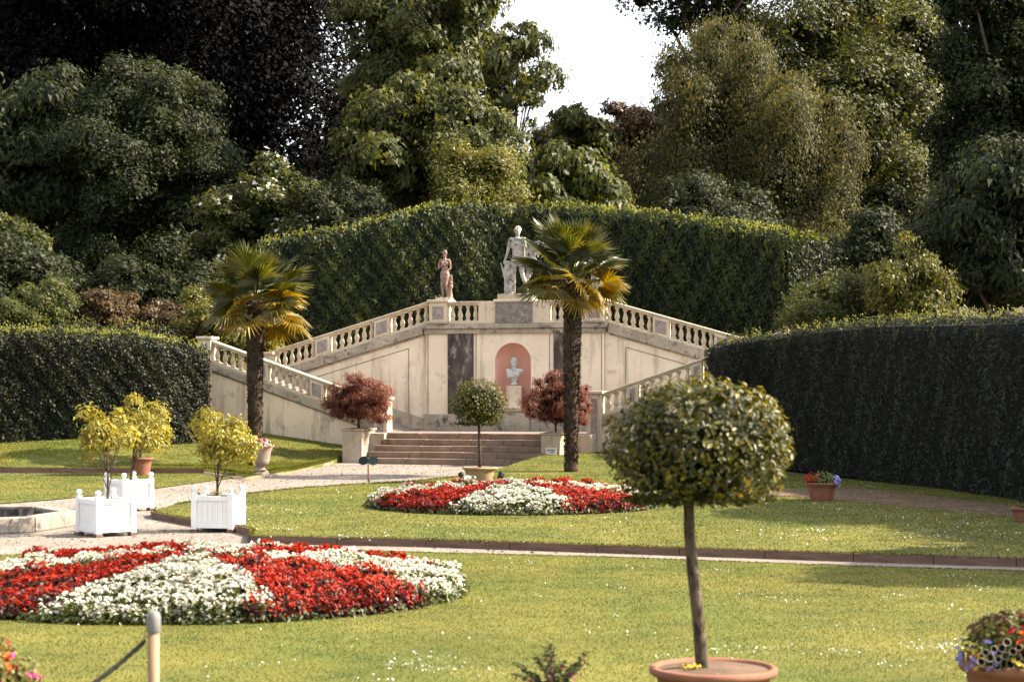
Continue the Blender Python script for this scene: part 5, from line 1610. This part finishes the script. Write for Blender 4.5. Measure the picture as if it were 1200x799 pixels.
# ------------------------------------------------------------------ flower beds: eight wedges, red and white in turn
def flower_bed(label, c, R0, per, s, seed, a0=0.0, z0=.02):
    r = np.random.default_rng(seed)
    root = thing('flower_bed', label, 'flower bed', (c[0], c[1], z0))
    hgt = lambda q: .0 + .26 * (1 - q * q) ** .8
    b = MB()
    b.lathe([(R0 * q, hgt(q)) for q in (.985, .93, .85, .7, .5, .25, .01)], 40, cap=False)
    b.build('soil_mound', 'bedsoil', root, True)
    PS = .26
    g_ = np.arange(-R0, R0, PS)
    PX = np.array([(a + (j % 2) * PS / 2, c_) for j, c_ in enumerate(g_) for a in g_]) + r.normal(size=(len(g_) ** 2, 2)) * PS * .16
    PX = PX[np.hypot(PX[:, 0], PX[:, 1]) < R0]
    PH = .05 + r.normal(size=len(PX)) * .03
    # low leafy skirt where the bed meets the grass
    ns_ = int(900 * R0)
    an = r.uniform(0, 2 * PI, ns_); rr_ = R0 * r.uniform(.93, 1.025, ns_)
    sp_ = np.column_stack([rr_ * np.cos(an), rr_ * np.sin(an), r.uniform(.005, .075, ns_)])
    leafobj('bed_edge_foliage', [kites(sp_, unit(np.column_stack([np.cos(an), np.sin(an), .6 + 0 * an]) + .7 * rdir(r, ns_)), s * 1.2, s * .7, r, rnd=r.random(ns_) * .3)], 'bedleaf', root)
    for k in range(8):
        red = k % 2 == 1
        area = PI * R0 * R0 / 8
        n = int(per * area)
        # wedge k centred on angle -90deg + k*45
        x = r.uniform(-R0, R0, n * 14); y = r.uniform(-R0, R0, n * 14)
        q = np.hypot(x, y) / R0
        wob = .05 * np.sin(7 * q + k) + .04 * np.sin(19 * q + 2 * k)
        th = (np.degrees(np.arctan2(y, x)) + 90 - a0 + np.degrees(wob) + 22.5) % 360
        ok = (q < 1 + .012 * np.sin(np.arctan2(y, x) * 31)) & ((th // 45).astype(int) == k)
        x, y, q = x[ok], y[ok], q[ok]
        rim = np.where(q > .93)[0]
        x, y, q = (np.concatenate([a_[:n], a_[rim[:int(n * .16)]]]) for a_ in (x, y, q))
        m = len(x)
        dd_ = np.hypot(x[:, None] - PX[None, :, 0], y[:, None] - PX[None, :, 1])
        ip = dd_.argmin(1); dm = dd_.min(1)
        lump = PH[ip] - .11 * np.minimum(dm / PS, 1) ** 2 * PS / .24
        z = hgt(np.minimum(q, 1)) + .15 + lump + r.normal(size=m) * .012
        z = np.where((q > .93) & (r.random(m) < .6), hgt(np.minimum(q, 1)) * .8 + r.uniform(.02, .15, m), z)
        gx, gy = x, y
        nrm = unit(np.column_stack([x / R0 * .5, y / R0 * .5, np.ones(m)]) + .7 * rdir(r, m))
        pos = np.column_stack([x, y, z])
        # each blossom: two pairs of petals
        parts = []
        rn = np.clip(.5 + .26 * r.normal(size=m) + 3 * (lump - .02), 0, 1)
        for w_ in range(2):
            parts.append(kites(pos + r.normal(size=pos.shape) * s * .10, unit(nrm + .35 * rdir(r, m)), s * r.uniform(.65, 1.35, m), s * .62, r, fold=.3, rnd=rn))
        o = leafobj('flower_wedge', parts, 'redflower' if red else 'whiteflower', root)
        o['label'] = 'red blossom wedge' if red else 'white blossom wedge'
        ml = int(m * .9)
        idx = r.choice(m, ml)
        lp_ = pos[idx] + r.normal(size=(ml, 3)) * [s * .8, s * .8, .02] - [0, 0, .045]
        lp2_ = pos[idx] - np.column_stack([0 * idx, 0 * idx, r.uniform(.06, .15, ml)])
        lp2_[:, 2] = np.maximum(lp2_[:, 2], .02)
        o2 = leafobj('wedge_foliage', [kites(lp_, unit(nrm[idx] + .6 * rdir(r, ml)), s * 1.3, s * .8, r), kites(lp2_, unit(rdir(r, ml) + [0, 0, .5]), s * 1.8, s * 1.2, r, rnd=r.random(ml) * .5)], 'purpleleaf' if red else 'bedleaf', root)
flower_bed('round red and white flower bed on the front lawn beside the planter boxes', BEDS[0][:2], BEDS[0][2], 560, .050, 91)
flower_bed('round red and white flower bed on the middle lawn before the steps', BEDS[1][:2], BEDS[1][2], 470, .056, 92, z0=.10)

# ------------------------------------------------------------------ fountain basin
fcx, fcy, fr = -9.55, 32.0, 2.12
ft = thing('fountain_basin', 'low octagonal stone fountain basin with dark water at the gravel crossing', 'fountain', (fcx, fcy, 0), R(10))
for k in range(8):
    a0, a1 = k * PI / 4, (k + 1) * PI / 4
    g = .004
    o_, i_ = fr, fr - .34
    def q(rad, a): return (rad * math.cos(a), rad * math.sin(a))
    oa, ob, ia, ib = q(o_, a0 + g), q(o_, a1 - g), q(i_, a0 + g), q(i_, a1 - g)
    b = MB()
    pl_ = [oa, ob, ib, ia]
    b.add([(p[0], p[1], 0) for p in pl_] + [(p[0], p[1], .25) for p in pl_], [(3, 2, 1, 0), (4, 5, 6, 7), (0, 1, 5, 4), (1, 2, 6, 5), (2, 3, 7, 6), (3, 0, 4, 7)])
    b.build('rim_stone', 'fountainstone', ft, bevel=.02)
MB().lathe([(fr - .3, .10), (.01, .10)], 8, cap=False).build('water_surface', 'water', ft)
MB().lathe([(fr - .36, -.0), (fr - .345, .2)], 8, cap=False).build('basin_lining', 'darkmarble', ft)

# ------------------------------------------------------------------ small things
# rope barrier
rb = thing('rope_post', 'turned wooden rope post with pale metal cap on the front lawn', 'post', P(180, 799, 11.0)[:2].tolist() + [.0])
b = MB(); b.lathe([(.034, 0), (.034, .96)], 18); b.build('shaft', 'wood', rb, True)
MB().lathe([(.037, .955), (.043, .965), (.043, 1.045), (.036, 1.07), (.018, 1.085), (.001, 1.087)], 18, cap=False).build('cap', 'metalcap', rb, True)
MB().tube([(-.03, 0, .93), (-.05, -.005, .935), (-.055, -.005, .92), (-.05, 0, .90)], .006, 6).build('hook', 'metalcap', rb, True)
pb_ = np.array(rb.location)
rb2 = thing('rope_post', 'second wooden rope post at the lower end of the dark rope', 'post', (pb_[0] - 1.9, pb_[1] - .6, 0))
MB().lathe([(.034, 0), (.034, .96)], 18).build('shaft', 'wood', rb2, True)
MB().lathe([(.037, .955), (.043, .965), (.043, 1.045), (.036, 1.07), (.018, 1.085), (.001, 1.087)], 18, cap=False).build('cap', 'metalcap', rb2, True)
pts = []
for t_ in np.linspace(0, 1, 40):
    pts.append((pb_[0] - .052 - 1.80 * t_, pb_[1] - .6 * t_, .905 - 1.3 * (t_ - t_ * t_) * 1.35))
b = MB(); 
for st_ in range(3):
    tw = []
    for i, p in enumerate(pts):
        for sub in range(5):
            f_ = (i + sub / 5) / 40
            j = min(i + 1, len(pts) - 1)
            pp = np.array(p) + (np.array(pts[j]) - np.array(p)) * sub / 5
            an = (i * 5 + sub) * .55 + st_ * 2.094
            tw.append(tuple(pp + np.array([.3 * math.sin(an), math.cos(an), math.sin(an)]) * .009))
    b.tube(tw, .0105, 6)
tag(b.build('barrier_rope', 'rope', None, True), 'dark twisted rope sagging between the wooden posts', 'rope')
# plant label near the path
lb = G(432, 565, .05)
t = thing('plant_label', 'short post with two dark green label plates by the gravel path', 'sign', lb, R(-10))
MB().lathe([(.03, 0), (.028, .5)], 10).build('stake', 'wood', t, True)
for s in (-1, 1):
    b = MB(); b.lathe([(.001, -.006), (.13, -.006), (.13, .006), (.001, .006)], 16, cap=False)
    o = b.build('plate', 'signgreen', t); o.location = (s * .12, -.035, .53); o.rotation_euler = (R(70), 0, R(s * 12)); o.scale = (1, .85, 1)
MB().box(-.05, .05, -.05, -.034, .44, .52).build('bracket', 'signwhite', t)
# white name sign leaning on the right plinth
sg = loc(U(646, 5.0), 5.02, 0); sg[2] = float(z_mid(sg[0], sg[1])) - .01
t = thing('name_sign', 'small whitish sign with dark scribble leaning on the right plinth', 'sign', sg, -ANG)
o = MB().box(-.17, .17, -.01, .01, .0, .22).build('board', 'signwhite', t); o.rotation_euler = (R(-8), 0, 0)
MB().box(-.13, .0, -.0125, -.0105, .13, .16).build('lettering', 'signink', o)
MB().box(.01, .12, -.0125, -.0105, .125, .16).build('lettering', 'signink', o)
MB().box(-.02, .08, -.0125, -.0105, .07, .10).build('lettering', 'signink', o)
# ground floodlights by the far bed
for k, (px_, rz_) in enumerate(((541, .5), (587, -.4))):
    p = G(px_, 563.5, .1); p[2] = float(z_mid(p[0], p[1]))
    t = thing('ground_floodlight', ['black ground floodlight left of the pale clay pot', 'black ground floodlight right of the pale clay pot'][k], 'floodlight', p, rz_)
    o = MB().lathe([(.05, -.10), (.085, -.06), (.10, .07), (.105, .09), (.09, .09), (.085, .07), (0, .065)], 14, cap=False).build('lamp_head', 'darkmetal', t, True)
    o.location = (0, 0, .17); o.rotation_euler = (R(-35), 0, 0); t.scale = (.75, .75, .75)
    MB().tube([(-.115, 0, .17), (-.115, 0, .06), (0, 0, .04), (.115, 0, .06), (.115, 0, .17)], .012, 6).build('yoke', 'darkmetal', t)
    MB().lathe([(.07, 0), (.07, .03), (.02, .04)], 12).build('base', 'darkmetal', t)
